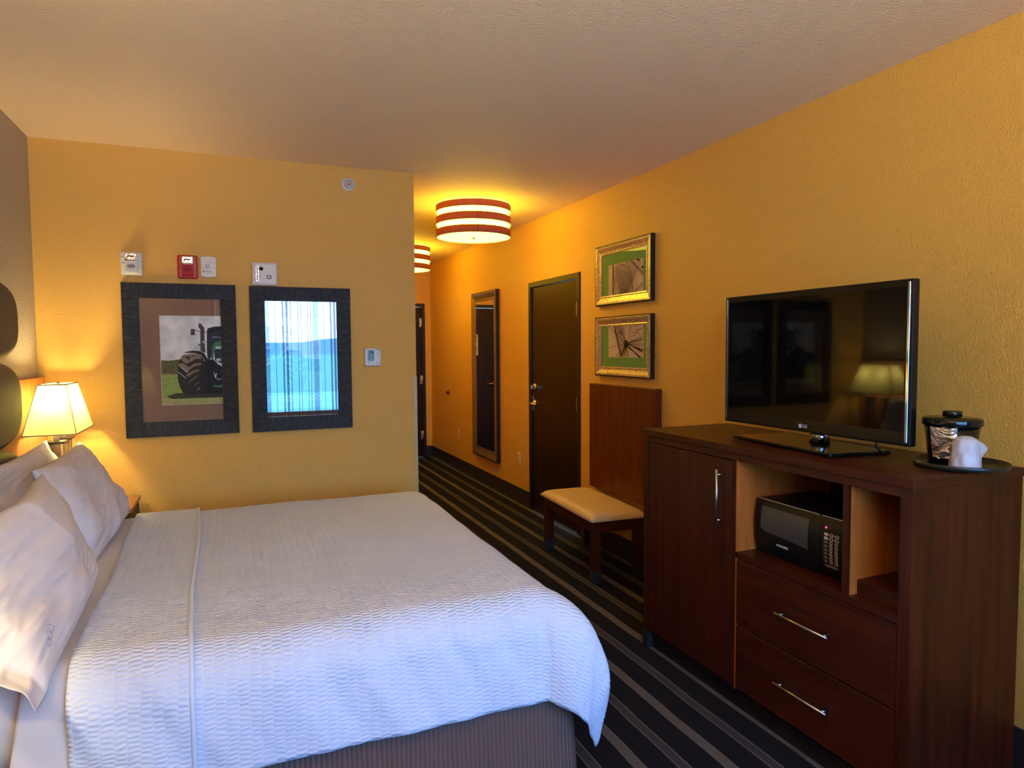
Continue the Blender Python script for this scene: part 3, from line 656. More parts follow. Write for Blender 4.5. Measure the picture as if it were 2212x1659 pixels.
def frameX(t, xf, depth, y0, y1, z0, z1, fw, matg, nm='frame', lip=0.010, mat2=None):
    """Sloped moulding on the right wall, seen from -X. Returns opening."""
    prof = [(0.0, depth*0.2), (0.003, depth*0.92), (fw*.10, depth), (fw*.30, depth*0.93), (fw*.62, depth*0.66), (fw*.78, depth*0.58), (fw*.86, depth*0.66), (fw, depth*0.60), (fw, 0.006)]
    b = new_bm(); rings = []
    for ins, d in prof:
        rings.append([b.verts.new((XR-d, yy, zz)) for yy, zz in ((y0+ins, z0+ins), (y1-ins, z0+ins), (y1-ins, z1-ins), (y0+ins, z1-ins))])
    for A, B in zip(rings, rings[1:]):
        for k in range(4): b.faces.new((A[k], A[(k+1)%4], B[(k+1)%4], B[k]))
    o1 = obj(nm, b, matg, t, recalc=False)
    b = new_bm()     # dark outer edge band
    for q in ((y0-0.004, y0, z0-0.004, z1+0.004), (y1, y1+0.004, z0-0.004, z1+0.004), (y0, y1, z0-0.004, z0), (y0, y1, z1, z1+0.004)):
        box(b, XR-depth*0.93, XR-0.0005, *q)
    obj('outer_edge', b, mat2 or M_blkm, t)
t = thing('wall_mirror', 'tall framed mirror on the yellow hall wall left of the door', 'mirror', (XR, 6.82, 0.32))
M_bronze = plain('bronze_frame', (.34, .25, .15), .28, .7, bump=.05, bscale=60)
frameX(t, 0, 0.045, 6.44, 7.19, 0.318, 2.118, 0.095, M_bronze)
b = new_bm(); b.faces.new([b.verts.new(v) for v in ((XR-0.026, 6.53, 0.41), (XR-0.026, 7.10, 0.41), (XR-0.026, 7.10, 2.03), (XR-0.026, 6.53, 2.03))])
obj('mirror_glass', b, plain('mirror_silver', (.86, .86, .86), 0.0, 1), t)

# ------------------------------------------------------------------ ferris wheel prints
def line2(b, y, z, y2, z2, w, x, mi, bnd):
    # clip to bounds then quad
    (a0, a1, c0, c1) = bnd
    n_ = 24; seg = []
    for k in range(n_+1):
        f_ = k/n_; yy, zz = y+(y2-y)*f_, z+(z2-z)*f_
        if a0 <= yy <= a1 and c0 <= zz <= c1: seg.append((yy, zz))
    if len(seg) < 2: return
    (y, z), (y2, z2) = seg[0], seg[-1]
    d = Vector((y2-y, z2-z)); 
    if d.length < 1e-5: return
    d.normalize(); p_ = Vector((-d.y, d.x))*w/2
    b.faces.new([b.verts.new(v) for v in ((x, y+p_.x, z+p_.y), (x, y-p_.x, z-p_.y), (x, y2-p_.x, z2-p_.y), (x, y2+p_.x, z2+p_.y))]).material_index = mi
P_paper = plain('print_beige', (.95, .83, .68), .7); P_ink = plain('print_ink', (.045, .028, .018), .7); P_ink2 = plain('print_black_ink', (.014, .013, .012), .7)
M_gmat = plain('green_mat', (.27, .62, .20), .8)
def wheel_pic(label, y0, y1, z0, z1, p, kind):
    t = thing('framed_picture', label, 'picture', (XR, (y0+y1)/2, z0), 0, 'small gold framed wheel pictures')
    frameX(t, 0, 0.036, y0, y1, z0, z1, 0.066, M_gold)
    b = new_bm(); box(b, XR-0.014, XR-0.004, y0+.06, y1-.06, z0+.06, z1-.06); obj('mat_board', b, M_gmat, t)
    py0, py1, pz0, pz1 = p; bnd = p
    b = new_bm(); x = XR-0.0155
    b.faces.new([b.verts.new(v) for v in ((x, py0, pz0), (x, py0, pz1), (x, py1, pz1), (x, py1, pz0))])
    # picture coordinates: u runs from left (y1) to right (y0)
    U = lambda u: py1+(py0-py1)*u
    V = lambda v: pz1+(pz0-pz1)*v
    L = lambda u, v, u2, v2, w, mi=1: line2(b, U(u), V(v), U(u2), V(v2), w, x-0.0004, mi, bnd)
    rnd = random.Random(5)
    def ell(cu, cv, ru, rv, w, a0=0, a1=360, st=9, mi=1):
        a = a0
        while a < a1:
            A, B = math.radians(a), math.radians(a+st); L(cu+ru*math.cos(A), cv+rv*math.sin(A), cu+ru*math.cos(B), cv+rv*math.sin(B), w, mi); a += st
    if kind == 0:
        cu, cv = 0.42, 1.05
        for k, (ru, rv) in enumerate(((.30, 1.15), (.27, .98), (.24, .78), (.30, .60), (.20, .42), (.12, .25))):
            ell(cu, cv, ru, rv, .0035 if k < 2 else .0022, 180, 360)
        for k in range(15):
            z = .0+k*.07; L(.12, z, .145, z+.02, .009); L(.12, z+.05, .16, z+.05, .003)
        L(.17, -.05, .12, 1.05, .004)
        for k in range(34):
            u = .13+k*.022; L(cu+(u-cu)*.25, 1.05, u+.08, -.02+.25*abs(u-.4), .0016)
        for k in range(14): L(.13+k*.05, .1+.02*k, .2+k*.05, 1.0, .0015)
        for k in range(12): L(.15, .15+k*.07, .75, .5+k*.07, .0014)
        for q in range(2):
            pu = [(.62+q*.05, -.02), (.80+q*.02, .22), (1.0, .50+q*-.07)]
            for (a, c), (e, g) in zip(pu, pu[1:]): L(a, c, e, g, .004)
        L(.70, 1.0, 1.02, .70, .005); L(.76, 1.0, 1.02, .78, .003)
        for k in range(9): L(.66+k*.04, .02+k*.055, .72+k*.04, .0+k*.055, .003)
        L(.80, -.02, .90, .05, .014); L(.95, .25, 1.02, .30, .016)
    else:
        hu, hv = .52, .58
        for k in range(26):
            a = rnd.uniform(0, 2*PI); r_ = rnd.uniform(.5, 1.3); L(hu, hv, hu+r_*math.cos(a)*.9, hv+r_*math.sin(a), rnd.uniform(.0014, .003), 2)
        for s in (0, .03, .06): L(hu+s, hv, 1.02, .78+s*1.5, .006, 2)
        for s in (-.06, -.03, 0, .03, .05): L(hu, hv, .47+s*2.2, 1.02, .007, 2)
        for s in (0, .05): L(hu, hv+s, .95+s, 1.05, .008, 2)
        L(.17, .0, .38, 1.02, .008, 2); L(.24, .0, .42, .9, .003, 2); L(.30, 0, .45, .6, .002, 2)
        for k in range(16):
            f_ = k/15; L(.155+.21*f_, f_, .20+.21*f_, f_+.02, .010, 2); L(.17+.21*f_, f_, .45+.05*f_, f_*.6+.05, .0016, 2); L(.2+.2*f_, f_, .34+.15*f_, .9*f_-.08, .0016, 2)
        for k in range(14): L(.22+k*.02, .02+k*.03, .42+k*.01, .0+k*.05, .0018, 2)
        for k in range(9): L(.2+.02*k, .35-.03*k, .5, .05+.06*k, .0016, 2)
        ell(hu, hv, .05, .09, .012, mi=2); ell(hu, hv, .02, .04, .012, mi=2)
        ell(hu-.05, hv, .44, .75, .0016, 250, 420); ell(hu, hv, .62, 1.05, .0016, 250, 420)
        for k in range(8): L(.62, .1+.06*k, .98, .0+.16*k, .0018, 2)
        L(.66, .05, .60, .45, .003, 2); L(.72, .25, .85, .22, .003, 2); L(.85, .22, 1.0, .08, .003, 2); L(.72, .25, .64, .12, .002, 2); L(.85, .22, .8, .34, .002, 2); L(.72, .3, .8, .34, .002, 2)
    obj('wheel_print', b, [P_paper, P_ink, P_ink2], t, recalc=False)
    b = new_bm(); xg = XR-0.0185
    b.faces.new([b.verts.new(v) for v in ((xg, y0+.06, z0+.06), (xg, y0+.06, z1-.06), (xg, y1-.06, z1-.06), (xg, y1-.06, z0+.06))]); obj('glass_pane', b, M_glass, t)
wheel_pic('upper gold framed green mat picture of a wheel lattice on the right wall', 3.686, 4.399, 1.823, 2.251, (3.794, 4.240, 1.882, 2.108), 0)
wheel_pic('lower gold framed green mat picture with dark wheel hub, above the bench back', 3.686, 4.404, 1.309, 1.732, (3.790, 4.241, 1.444, 1.672), 1)

# ------------------------------------------------------------------ bench and its wall panel
b = new_bm(); rbox(b, XR-0.055, XR-0.0005, 3.60, 4.456, 0.46, 1.244, 0.003, 1)
tag(obj('bench_wall_panel', b, M_panel), 'tall reddish wooden back panel fixed to the wall above the bench', 'wall panel')
bx, by, brz = 2.30, 4.09, math.radians(-3.1)
t = thing('bench', 'low dark wood bench with tan vinyl seat between dresser and door', 'bench', (bx, by, 0), brz)
MB_ = WM[t.name]
def lobj(name, b, mt, par):
    b.transform(MB_) if hasattr(b, 'transform') else None
    return obj(name, b, mt, par)
sx0, sx1, sy0, sy1 = -0.185, 0.185, -0.415, 0.415
for i, (lx, ly) in enumerate(((sx0, sy0), (sx0, sy1), (sx1, sy0), (sx1, sy1))):
    ax0, ax1 = (lx, lx+0.058) if lx < 0 else (lx-0.058, lx); ay0, ay1 = (ly, ly+0.058) if ly < 0 else (ly-0.058, ly)
    b = new_bm(); rbox(b, ax0, ax1, ay0, ay1, 0.0, 0.405, 0.002, 1); lg = lobj('leg', b, M_cherry, t)
    b = new_bm(); rbox(b, ax0-0.0015, ax1+0.0015, ay0-0.0015, ay1+0.0015, 0.0, 0.085, 0.001, 1); lobj('foot_cap', b, plain('dark_metal_cap', (.055, .055, .06), .4, .6), lg)
for (q0, q1, q2, q3) in ((sx0+0.006, sx0+0.028, sy0+.058, sy1-.058), (sx1-0.028, sx1-0.006, sy0+.058, sy1-.058), (sx0+.058, sx1-.058, sy0+0.006, sy0+0.028), (sx0+.058, sx1-.058, sy1-0.028, sy1-0.006)):
    b = new_bm(); box(b, q0, q1, q2, q3, 0.325, 0.405); lobj('apron', b, M_cherryY, t)
b = new_bm(); nu, nv = 20, 30; g = []
ex0, ex1, ey0, ey1 = sx0-0.02, sx1+0.01, sy0-0.02, sy1+0.02
for i in range(nu+1):
    row = []
    for j in range(nv+1):
        u, v = i/nu*2-1, j/nv*2-1
        row.append(b.verts.new((ex0+(ex1-ex0)*i/nu, ey0+(ey1-ey0)*j/nv, 0.418+0.040*((1-abs(u)**6)*(1-abs(v)**8))**.5)))
    g.append(row)
for i in range(nu):
    for j in range(nv): b.faces.new((g[i][j], g[i+1][j], g[i+1][j+1], g[i][j+1])).smooth = True
rim = [g[i][0] for i in range(nu+1)]+[g[nu][j] for j in range(1, nv+1)]+[g[i][nv] for i in range(nu-1, -1, -1)]+[g[0][j] for j in range(nv-1, 0, -1)]
low = [b.verts.new((v.co.x, v.co.y, 0.405)) for v in rim]
for k in range(len(rim)): b.faces.new((rim[k], low[k], low[(k+1)%len(rim)], rim[(k+1)%len(rim)]))
b.faces.new(low[::-1]); lobj('seat_cushion', b, M_tan, t)

# ------------------------------------------------------------------ dresser
DX, DXB, DY0, DY1, DZ = 1.895, 2.425, 1.385, 2.825, 1.109
t = thing('media_dresser', 'dark cherry wood dresser with open shelf, door and two drawers under the television', 'dresser', ((DX+DXB)/2, (DY0+DY1)/2, 0))
b = new_bm(); rbox(b, DX-0.006, DXB, DY0-0.006, DY1+0.004, DZ-0.030, DZ, 0.003, 2); obj('top', b, M_cherryY, t)
b = new_bm(); box(b, DX, DXB-0.012, DY0, DY0+0.040, 0, DZ-0.030); obj('side_panel', b, M_cherry, t)
b = new_bm(); box(b, DX, DXB-0.012, DY1-0.040, DY1, 0, DZ-0.030); obj('side_panel', b, M_cherry, t)
b = new_bm(); box(b, DXB-0.012, DXB, DY0, DY1, 0.02, DZ-0.030); obj('back_panel', b, M_cherry, t)
b = new_bm(); box(b, DX+0.002, DX+0.03, DY0+0.04, DY1-0.04, 1.049, DZ-0.030); obj('top_rail', b, M_cherryY, t)
b = new_bm(); box(b, DX+0.004, DXB-0.012, DY0+0.04, 2.172, 0.645, 0.671); obj('shelf', b, M_cherryY, t)
b = new_bm(); box(b, DX+0.004, DXB-0.012, 2.152, 2.172, 0.09, 1.049); 
dv = obj('partition', b, M_inner, t)
b = new_bm(); box(b, DX+0.001, DX+0.012, 2.160, 2.174, 0.09, 1.049); obj('edge_strip', b, M_cherry, dv)
b = new_bm(); box(b, DX+0.012, DXB-0.012, 1.615, 1.637, 0.671, 1.079); dv = obj('divider', b, M_inner, t)
b = new_bm(); box(b, DX+0.003, DX+0.013, 1.614, 1.638, 0.671, 1.049); obj('edge_strip', b, M_cherry, dv)
b = new_bm(); box(b, DX+0.05, DXB-0.012, DY0+0.040, 1.615, 0.671, 0.722); obj('raised_shelf', b, M_cherryY, t)
b = new_bm(); box(b, DX+0.03, DX+0.045, DY0+0.04, DY1-0.04, 0.0, 0.09); obj('toe_kick', b, M_darkw, t)
b = new_bm(); box(b, DX+0.03, DXB-0.012, DY0+0.04, DY1-0.04, 0.075, 0.09); obj('bottom_panel', b, M_cherryY, t)
def pull(par, p, q):
    b = new_bm(); v = (Vector(q)-Vector(p)).normalized()
    tube(b, [p, q], 0.0055, 12)
    for s in (0.012, -0.012):
        e = Vector(p)+v*s if s > 0 else Vector(q)+v*s
        e = Vector(p)+v*0.022 if s > 0 else Vector(q)-v*0.022
        tube(b, [e, (DX+0.001, e.y, e.z)], 0.0045, 10)
    return obj('handle', b, M_steel, par)
b = new_bm(); rbox(b, DX+0.001, DX+0.021, 2.178, 2.781, 0.096, 1.044, 0.0015, 1); d_ = obj('door', b, M_cherry, t); pull(d_, (DX-0.033, 2.236, 0.765), (DX-0.033, 2.236, 1.002))
for z0, z1, zh in ((0.368, 0.641, 0.510), (0.098, 0.362, 0.239)):
    b = new_bm(); rbox(b, DX+0.001, DX+0.021, 1.429, 2.150, z0, z1, 0.0015, 1); d_ = obj('drawer', b, M_cherryY, t); pull(d_, (DX-0.033, 1.660, zh), (DX-0.033, 1.905, zh))
b = new_bm(); box(b, DX-0.0015, DX+0.045, DY1-0.041, DY1+0.0015, 0, 0.085); obj('foot_cap', b, plain('dark_metal_cap2', (.055, .055, .06), .4, .6), t)
b = new_bm(); box(b, DX-0.0015, DX+0.045, DY0-0.0015, DY0+0.041, 0, 0.085); obj('foot_cap', b, plain('dark_metal_cap3', (.055, .055, .06), .4, .6), t)

# ------------------------------------------------------------------ microwave
mx0, my0, my1, mz0, mz1 = 1.975, 1.692, 2.135, 0.683, 0.896
t = thing('microwave', 'black microwave oven with keypad inside the dresser shelf', 'microwave', (mx0+.15, (my0+my1)/2, 0.671))
b = new_bm(); rbox(b, mx0+0.02, mx0+0.33, my0+0.004, my1-0.004, mz0, mz1, 0.006, 2); obj('body', b, M_blkm, t)
M_mwb = plain('microwave_black', (.004, .004, .004), .33, spec=.25)
def mface(ya, yb, nm, mt):
    b = new_bm(); nn = 16; R_ = []
    zc = (mz0+mz1)/2
    for k in range(nn+1):
        z = mz0-0.006+(mz1-mz0+0.008)*k/nn; q = (k/nn*2-1); x = mx0+0.014*q*q
        R_.append([b.verts.new((x, ya, z)), b.verts.new((x, yb, z)), b.verts.new((mx0+0.022, yb, z)), b.verts.new((mx0+0.022, ya, z))])
    for A, B in zip(R_, R_[1:]):
        for k in range(4): b.faces.new((A[k], A[(k+1)%4], B[(k+1)%4], B[k]))
    b.faces.new(R_[0][::-1]); b.faces.new(R_[-1]); return obj(nm, b, mt, t)
ysm = 1.803
dr_ = mface(ysm+0.001, my1, 'door', M_mwb); cp = mface(my0, ysm-0.001, 'control_panel', M_mwb)
fx = lambda z: mx0+0.014*((z-(mz0-.006))/(mz1-mz0+.008)*2-1)**2
b = new_bm(); W4_ = [(2.095, 0.868), (1.857, 0.868), (1.857, 0.752)]+[(1.857+(2.105-1.857)*k/8, 0.752+0.020*math.sin(k/8*PI/2)) for k in range(1, 9)]
G_ = []
for a_ in range(25):
    y = 1.857+(2.100-1.857)*a_/24; zlo = 0.752+0.014*math.sin(a_/24*PI*.55); 
    if a_ > 21: zlo += (a_-21)*.004
    G_.append([b.verts.new((fx(zlo+(0.868-zlo)*c_/14)-0.0010, y, zlo+(0.868-zlo)*c_/14)) for c_ in range(15)])
for A, B in zip(G_, G_[1:]):
    for c_ in range(14): b.faces.new((A[c_], A[c_+1], B[c_+1], B[c_]))
obj('window', b, plain('mesh_window', (.07, .07, .062), .3, var=.6, bscale=500), dr_)
b = new_bm(); text(b, 'TATUNG', 0.0125, MxXneg(mx0-0.0002, 1.979, 0.728), bold=True); text(b, 'O', 0.012, MxXneg(mx0-0.0002, 2.010, 0.728)); obj('brand_mark', b, plain('pale_print', (.75, .75, .75), .5), dr_)
b = new_bm(); box(b, mx0+0.003, mx0+0.008, ysm+0.006, my1-0.01, mz1+0.0005, mz1+0.0035); obj('top_trim', b, M_steel, t)
b = new_bm(); box(b, mx0+0.003, mx0+0.008, my0+0.006, ysm-0.006, mz1+0.0005, mz1+0.0035); obj('top_trim', b, M_steel, t)
b = new_bm(); X_ = lambda z: fx(z)-0.0012
def oval(yc, zc, ry, rz_, ring=True, mi=0):
    n_ = 14; o_ = [(yc+ry*math.copysign(abs(math.cos(2*PI*k/n_))**.7, math.cos(2*PI*k/n_)), zc+rz_*math.copysign(abs(math.sin(2*PI*k/n_))**.7, math.sin(2*PI*k/n_))) for k in range(n_)]
    i_ = [(yc+(p[0]-yc)*.55, zc+(p[1]-zc)*.55) for p in o_]
    vo = [b.verts.new((X_(p[1]), *p)) for p in o_]; vi = [b.verts.new((X_(p[1]), *p)) for p in i_]
    for k in range(n_): b.faces.new((vo[k], vo[(k+1)%n_], vi[(k+1)%n_], vi[k])).material_index = mi
    if not ring: b.faces.new(vi).material_index = mi
for c_ in range(3):
    yk = 1.775-c_*0.0235
    for r_ in range(8):
        zk = 0.833-r_*0.0142
        if r_ < 2: oval(yk, zk, .0095, .0055, c_ != 0, 0)
        elif c_ == 0: oval(yk, zk, .0095, .0052, True, 1); 
        else: oval(yk, zk, .0068, .0058, True, 0)
        if c_ == 0 and r_ >= 2: box(b, X_(zk)-.0002, X_(zk), yk-.002, yk+.002, zk-.0015, zk+.0015, 0)
oval(1.752, 0.7175, .032, .0058, True, 1)
text(b, 'Start/Stop', 0.0075, MxXneg(X_(.7175), 1.752, 0.7175), 0.0002, 0)
obj('keypad', b, [plain('key_cream', (.62, .55, .42), .5), plain('key_dim', (.13, .12, .11), .5)], cp, recalc=False)
b = new_bm(); lathe(b, [(.0035, 0), (.0035, .0012), (.0004, .0014)], (X_(.857), 1.778, .857), 12, 'X'); obj('indicator_light', b, emit('red_led', (1, .02, .12), 6), cp)
for yy in (my0+.03, my1-.03):
    b = new_bm(); lathe(b, [(.012, 0.6715), (.012, mz0+.001)], (mx0+.06, yy, 0), 12); obj('foot', b, M_blkm, t)
    b = new_bm(); lathe(b, [(.012, 0.6715), (.012, mz0+.001)], (mx0+.29, yy, 0), 12); obj('foot', b, M_blkm, t)

# ------------------------------------------------------------------ television
tx, ty0, ty1, tz0, tz1 = 2.145, 1.585, 2.525, 1.166, 1.746
t = thing('television', 'large black flat screen television standing on the dresser', 'television', (tx, 2.05, DZ))
b = new_bm(); rbox(b, tx, tx+0.035, ty0, ty1, tz0, tz1, 0.006, 2); rbox(b, tx+0.03, tx+0.075, ty0+.12, ty1-.12, tz0+.06, tz1-.08, 0.01, 2); obj('casing', b, plain('tv_bezel', (.005, .0045, .004), .28, spec=.3), t)
b = new_bm(); box(b, tx-0.0006, tx, ty0+0.026, ty1-0.026, tz0+0.050, tz1-0.026); obj('screen', b, plain('tv_screen', (.002, .002, .002), .04, spec=.28), t)
M_edge = plain('clear_edge', (.62, .70, .78), .06, 1)
for ya, yb in ((ty0+0.008, ty0+0.018), (ty1-0.018, ty1-0.014)):
    b = new_bm(); rbox(b, tx-0.004, tx+0.002, ya, yb, tz0+0.014, tz1-0.010, 0.001, 1); obj('edge_trim', b, M_edge, t)
b = new_bm(); yl, zl = 2.066, tz0+0.024
lathe(b, [(.0085, 0), (.0085, .0008)], (tx-.0004, yl, zl), 24, 'X'); text(b, 'LG', 0.019, MxXneg(tx-.0008, yl-0.024, zl), bold=True); obj('logo', b, plain('logo_grey', (.62, .60, .58), .4), t)
b = new_bm(); tube(b, [(tx+.052, 2.015, DZ+.016), (tx+.052, 2.015, tz0+.012)], [.040, .036], 40); nk = obj('stand_neck', b, plain('dark_chrome', (.35, .35, .36), .12, 1), t)
b = new_bm(); Mt = Matrix.Translation((tx+0.015, 2.045, DZ)) @ Matrix.Rotation(math.radians(-5.5), 4, 'Z')
q_ = new_bm(); rbox(q_, -0.145, 0.135, -0.285, 0.285, 0.004, 0.016, 0.004, 2); merge(b, q_, 0, Mt); obj('stand_base', b, plain('stand_black', (.004, .004, .004), .1), t)
for a_, c_ in ((-.13, -.26), (-.13, .26), (.12, -.27), (.12, .27)):
    b = new_bm(); q_ = new_bm(); lathe(q_, [(.01, 0.0003), (.01, .005)], (a_, c_, 0), 12); merge(b, q_, 0, Mt); obj('foot', b, M_blkm, t)
b = new_bm(); tube(b, [(tx+.05, 1.76, tz0+.03), (tx+.06, 1.76, DZ+.03), (tx+.08, 1.75, DZ+.008), (tx+.16, 1.78, DZ+.006)], .004, 8); obj('cable', b, M_blkm, t)

# ------------------------------------------------------------------ tray, ice bucket, cup
tcx, tcy = 2.245, 1.475
b = new_bm(); lathe(b, [(.128, .0005), (.135, .003), (.1405, .020), (.1385, .0205), (.132, .006), (.0005, .005)], (tcx, tcy, DZ), 64)
tag(obj('serving_tray', b, plain('tray_black', (.010, .012, .010), .35)), 'round black serving tray on the right end of the dresser', 'tray')
bcx, bcy, bz = 2.262, 1.518, DZ+.0055
t = thing('ice_bucket', 'black ice bucket with silver foil label on the round tray', 'ice bucket', (bcx, bcy, bz))
b = new_bm(); lathe(b, [(.062, 0), (.066, .003), (.083, .135), (.078, .135), (.0005, .13)], (bcx, bcy, bz), 48); obj('pail', b, M_blk, t)
b = new_bm(); lathe(b, [(.088, .131), (.0895, .133), (.0895, .150), (.086, .156), (.0005, .158)], (bcx, bcy, bz), 48); ld = obj('lid', b, M_blk, t)
b = new_bm(); lathe(b, [(.012, .156), (.012, .160), (.029, .160), (.029, .177), (.027, .179), (.0005, .179)], (bcx, bcy, bz), 32); obj('knob', b, M_blk, ld)
def foil():
    mt, n, bb = base('crumpled_foil'); bb.inputs['Specular Tint'].default_value = (1, 1, 1, 1); bb.inputs['Metallic'].default_value = 1; bb.inputs['Roughness'].default_value = .18; bb.inputs['Base Color'].default_value = (.85, .86, .9, 1)
    tcn = N(n, 'ShaderNodeTexCoord'); nz = N(n, 'ShaderNodeTexNoise'); nz.inputs['Scale'].default_value = 17; nz.inputs['Detail'].default_value = 6; nz.inputs['Distortion'].default_value = 1.5
    n.links.new(tcn.outputs['Object'], nz.inputs['Vector']); bp = N(n, 'ShaderNodeBump'); bp.inputs['Strength'].default_value = 1; bp.inputs['Distance'].default_value = .02
    n.links.new(nz.outputs[0], bp.inputs['Height']); n.links.new(bp.outputs[0], bb.inputs['Normal']); return mt
b = new_bm(); rows = []
ang0 = math.atan2(0-bcy, 0-bcx)       # toward the room
for i in range(13):
    h_ = .022+.106*i/12; rr = .066+.017*(h_/.135)+.0015
    rows.append([b.verts.new((bcx+rr*math.cos(ang0-.86+1.05*j/14), bcy+rr*math.sin(ang0-.86+1.05*j/14), bz+h_+ .002*math.sin(j))) for j in range(15)])
for A, B in zip(rows, rows[1:]):
    for k in range(14): b.faces.new((A[k], A[k+1], B[k+1], B[k])).smooth = True
obj('foil_label', b, foil(), t)
# cup in a plastic wrapper
ccx, ccy = 2.185, 1.420
t = thing('wrapped_cup', 'upturned plastic cup wrapped in a thin bag on the tray', 'cup', (ccx, ccy, bz))
b = new_bm(); lathe(b, [(.040, 0.001), (.041, .003), (.030, .098), (.028, .1), (.0005, .099)], (ccx, ccy, bz), 40); obj('cup', b, plain('cup_plastic', (.55, .50, .50), .35), t)
def plasticbag():
    mt = bpy.data.materials.new('thin_bag'); mt.use_nodes = True; n = mt.node_tree; bb = n.nodes['Principled BSDF']; o = [q for q in n.nodes if q.type == 'OUTPUT_MATERIAL'][0]
    bb.inputs['Base Color'].default_value = (.78, .74, .75, 1); bb.inputs['Roughness'].default_value = .3
    tr = N(n, 'ShaderNodeBsdfTransparent'); mx = N(n, 'ShaderNodeMixShader'); mx.inputs[0].default_value = .55
    n.links.new(tr.outputs[0], mx.inputs[1]); n.links.new(bb.outputs[0], mx.inputs[2]); n.links.new(mx.outputs[0], o.inputs[0]); return mt
b = new_bm(); rows = []
for i in range(15):
    h_ = .0008+.107*i/14
    row = []
    for j in range(48):
        a = 2*PI*j/48; rr = .0445-.010*(i/14)
        if i > 11: rr *= math.sqrt(max(0, 1-((i-11)/3.3)**2))*.95+.03
        rr += .0022*noise.noise(Vector((math.cos(a)*3, math.sin(a)*3, h_*40)))*2+.0012*math.sin(a*7+h_*50)
        # tail of the bag sticking out on the right
        da = math.atan2(math.sin(a-(-.55)), math.cos(a-(-.55)))
        rr += .030*math.exp(-(da/.22)**2)*math.exp(-((h_-.068)/.022)**2)
        row.append(b.verts.new((ccx+rr*math.cos(a), ccy+rr*math.sin(a), bz+h_)))
    rows.append(row)
for A, B in zip(rows, rows[1:]):
    for k in range(48): b.faces.new((A[k], A[(k+1)%48], B[(k+1)%48], B[k])).smooth = True
b.faces.new(rows[-1]); obj('bag', b, plasticbag(), t)

# ------------------------------------------------------------------ bed
BX0, BX1, BY0, BY1, BZ = -0.90, 1.055, 1.985, 3.900, 0.665
t = thing('bed', 'large made up bed in the foreground with dark ribbed skirt', 'bed', (0.08, 2.94, 0))
def rounded_slab(x0, x1, y0, y1, z0, z1, r, rz_, mt, nm, par):
    b = new_bm(); box(b, x0, x1, y0, y1, z0, z1)
    ve = [e for e in b.edges if abs(e.verts[0].co.z-e.verts[1].co.z) > 1e-4]
    bmesh.ops.bevel(b, geom=ve, offset=r, segments=6, profile=.5, affect='EDGES')
    he = [e for e in b.edges if abs(e.verts[0].co.z-e.verts[1].co.z) < 1e-5 and len(e.link_faces) == 2 and any(abs(f.normal.z) > .9 for f in e.link_faces) and any(abs(f.normal.z) < .1 for f in e.link_faces)]
    bmesh.ops.bevel(b, geom=he, offset=rz_, segments=4, profile=.5, affect='EDGES')
    return obj(nm, b, mt, par, smooth=True)
rounded_slab(BX0, BX1-.055, BY0+.045, BY1-.045, 0.375, BZ, .12, .12, M_sheet, 'mattress', t)
# skirt over the box spring: closed ribbon wall with uv running along it
b = new_bm(); uvl = b.loops.layers.uv.new('UVMap')
path = []
x0, x1, y0, y1, rr = BX0+.01, BX1+.02, BY0+.005, BY1-.01, .07
def arc(cx, cy, a0, a1):
    for k in range(7): a = math.radians(a0+(a1-a0)*k/6); path.append((cx+rr*math.cos(a), cy+rr*math.sin(a)))
arc(x0+rr, y0+rr, 180, 270); 
for k in range(1, 40): path.append((x0+rr+(x1-x0-2*rr)*k/40, y0))
arc(x1-rr, y0+rr, 270, 360)
for k in range(1, 40): path.append((x1, y0+rr+(y1-y0-2*rr)*k/40))
arc(x1-rr, y1-rr, 0, 90); arc(x0+rr, y1-rr, 90, 180)
n_ = len(path); s = [0]
for k in range(n_): s.append(s[-1]+math.dist(path[k], path[(k+1)%n_]))
cxm, cym = (x0+x1)/2, (y0+y1)/2
zs = [0.004, .1, .2, .3, .39]
V_ = [[b.verts.new((cxm+(p[0]-cxm)*(1+.012*(1-z/.39))+.004*noise.noise(Vector((p[0]*6, p[1]*6, z*4))), cym+(p[1]-cym)*(1+.012*(1-z/.39))+.006*noise.noise(Vector((p[0]*5, p[1]*5, z*3+9))), z)) for p in path] for z in zs]
for i in range(len(zs)-1):
    for k in range(n_):
        k2 = (k+1) % n_
        f = b.faces.new((V_[i][k], V_[i][k2], V_[i+1][k2], V_[i+1][k])); f.smooth = True
        for lp, (ss, zz) in zip(f.loops, ((s[k], zs[i]), (s[k+1], zs[i]), (s[k+1], zs[i+1]), (s[k], zs[i+1]))): lp[uvl].uv = (ss, zz)
b.faces.new(V_[-1])
obj('bed_skirt', b, M_skirt, t)

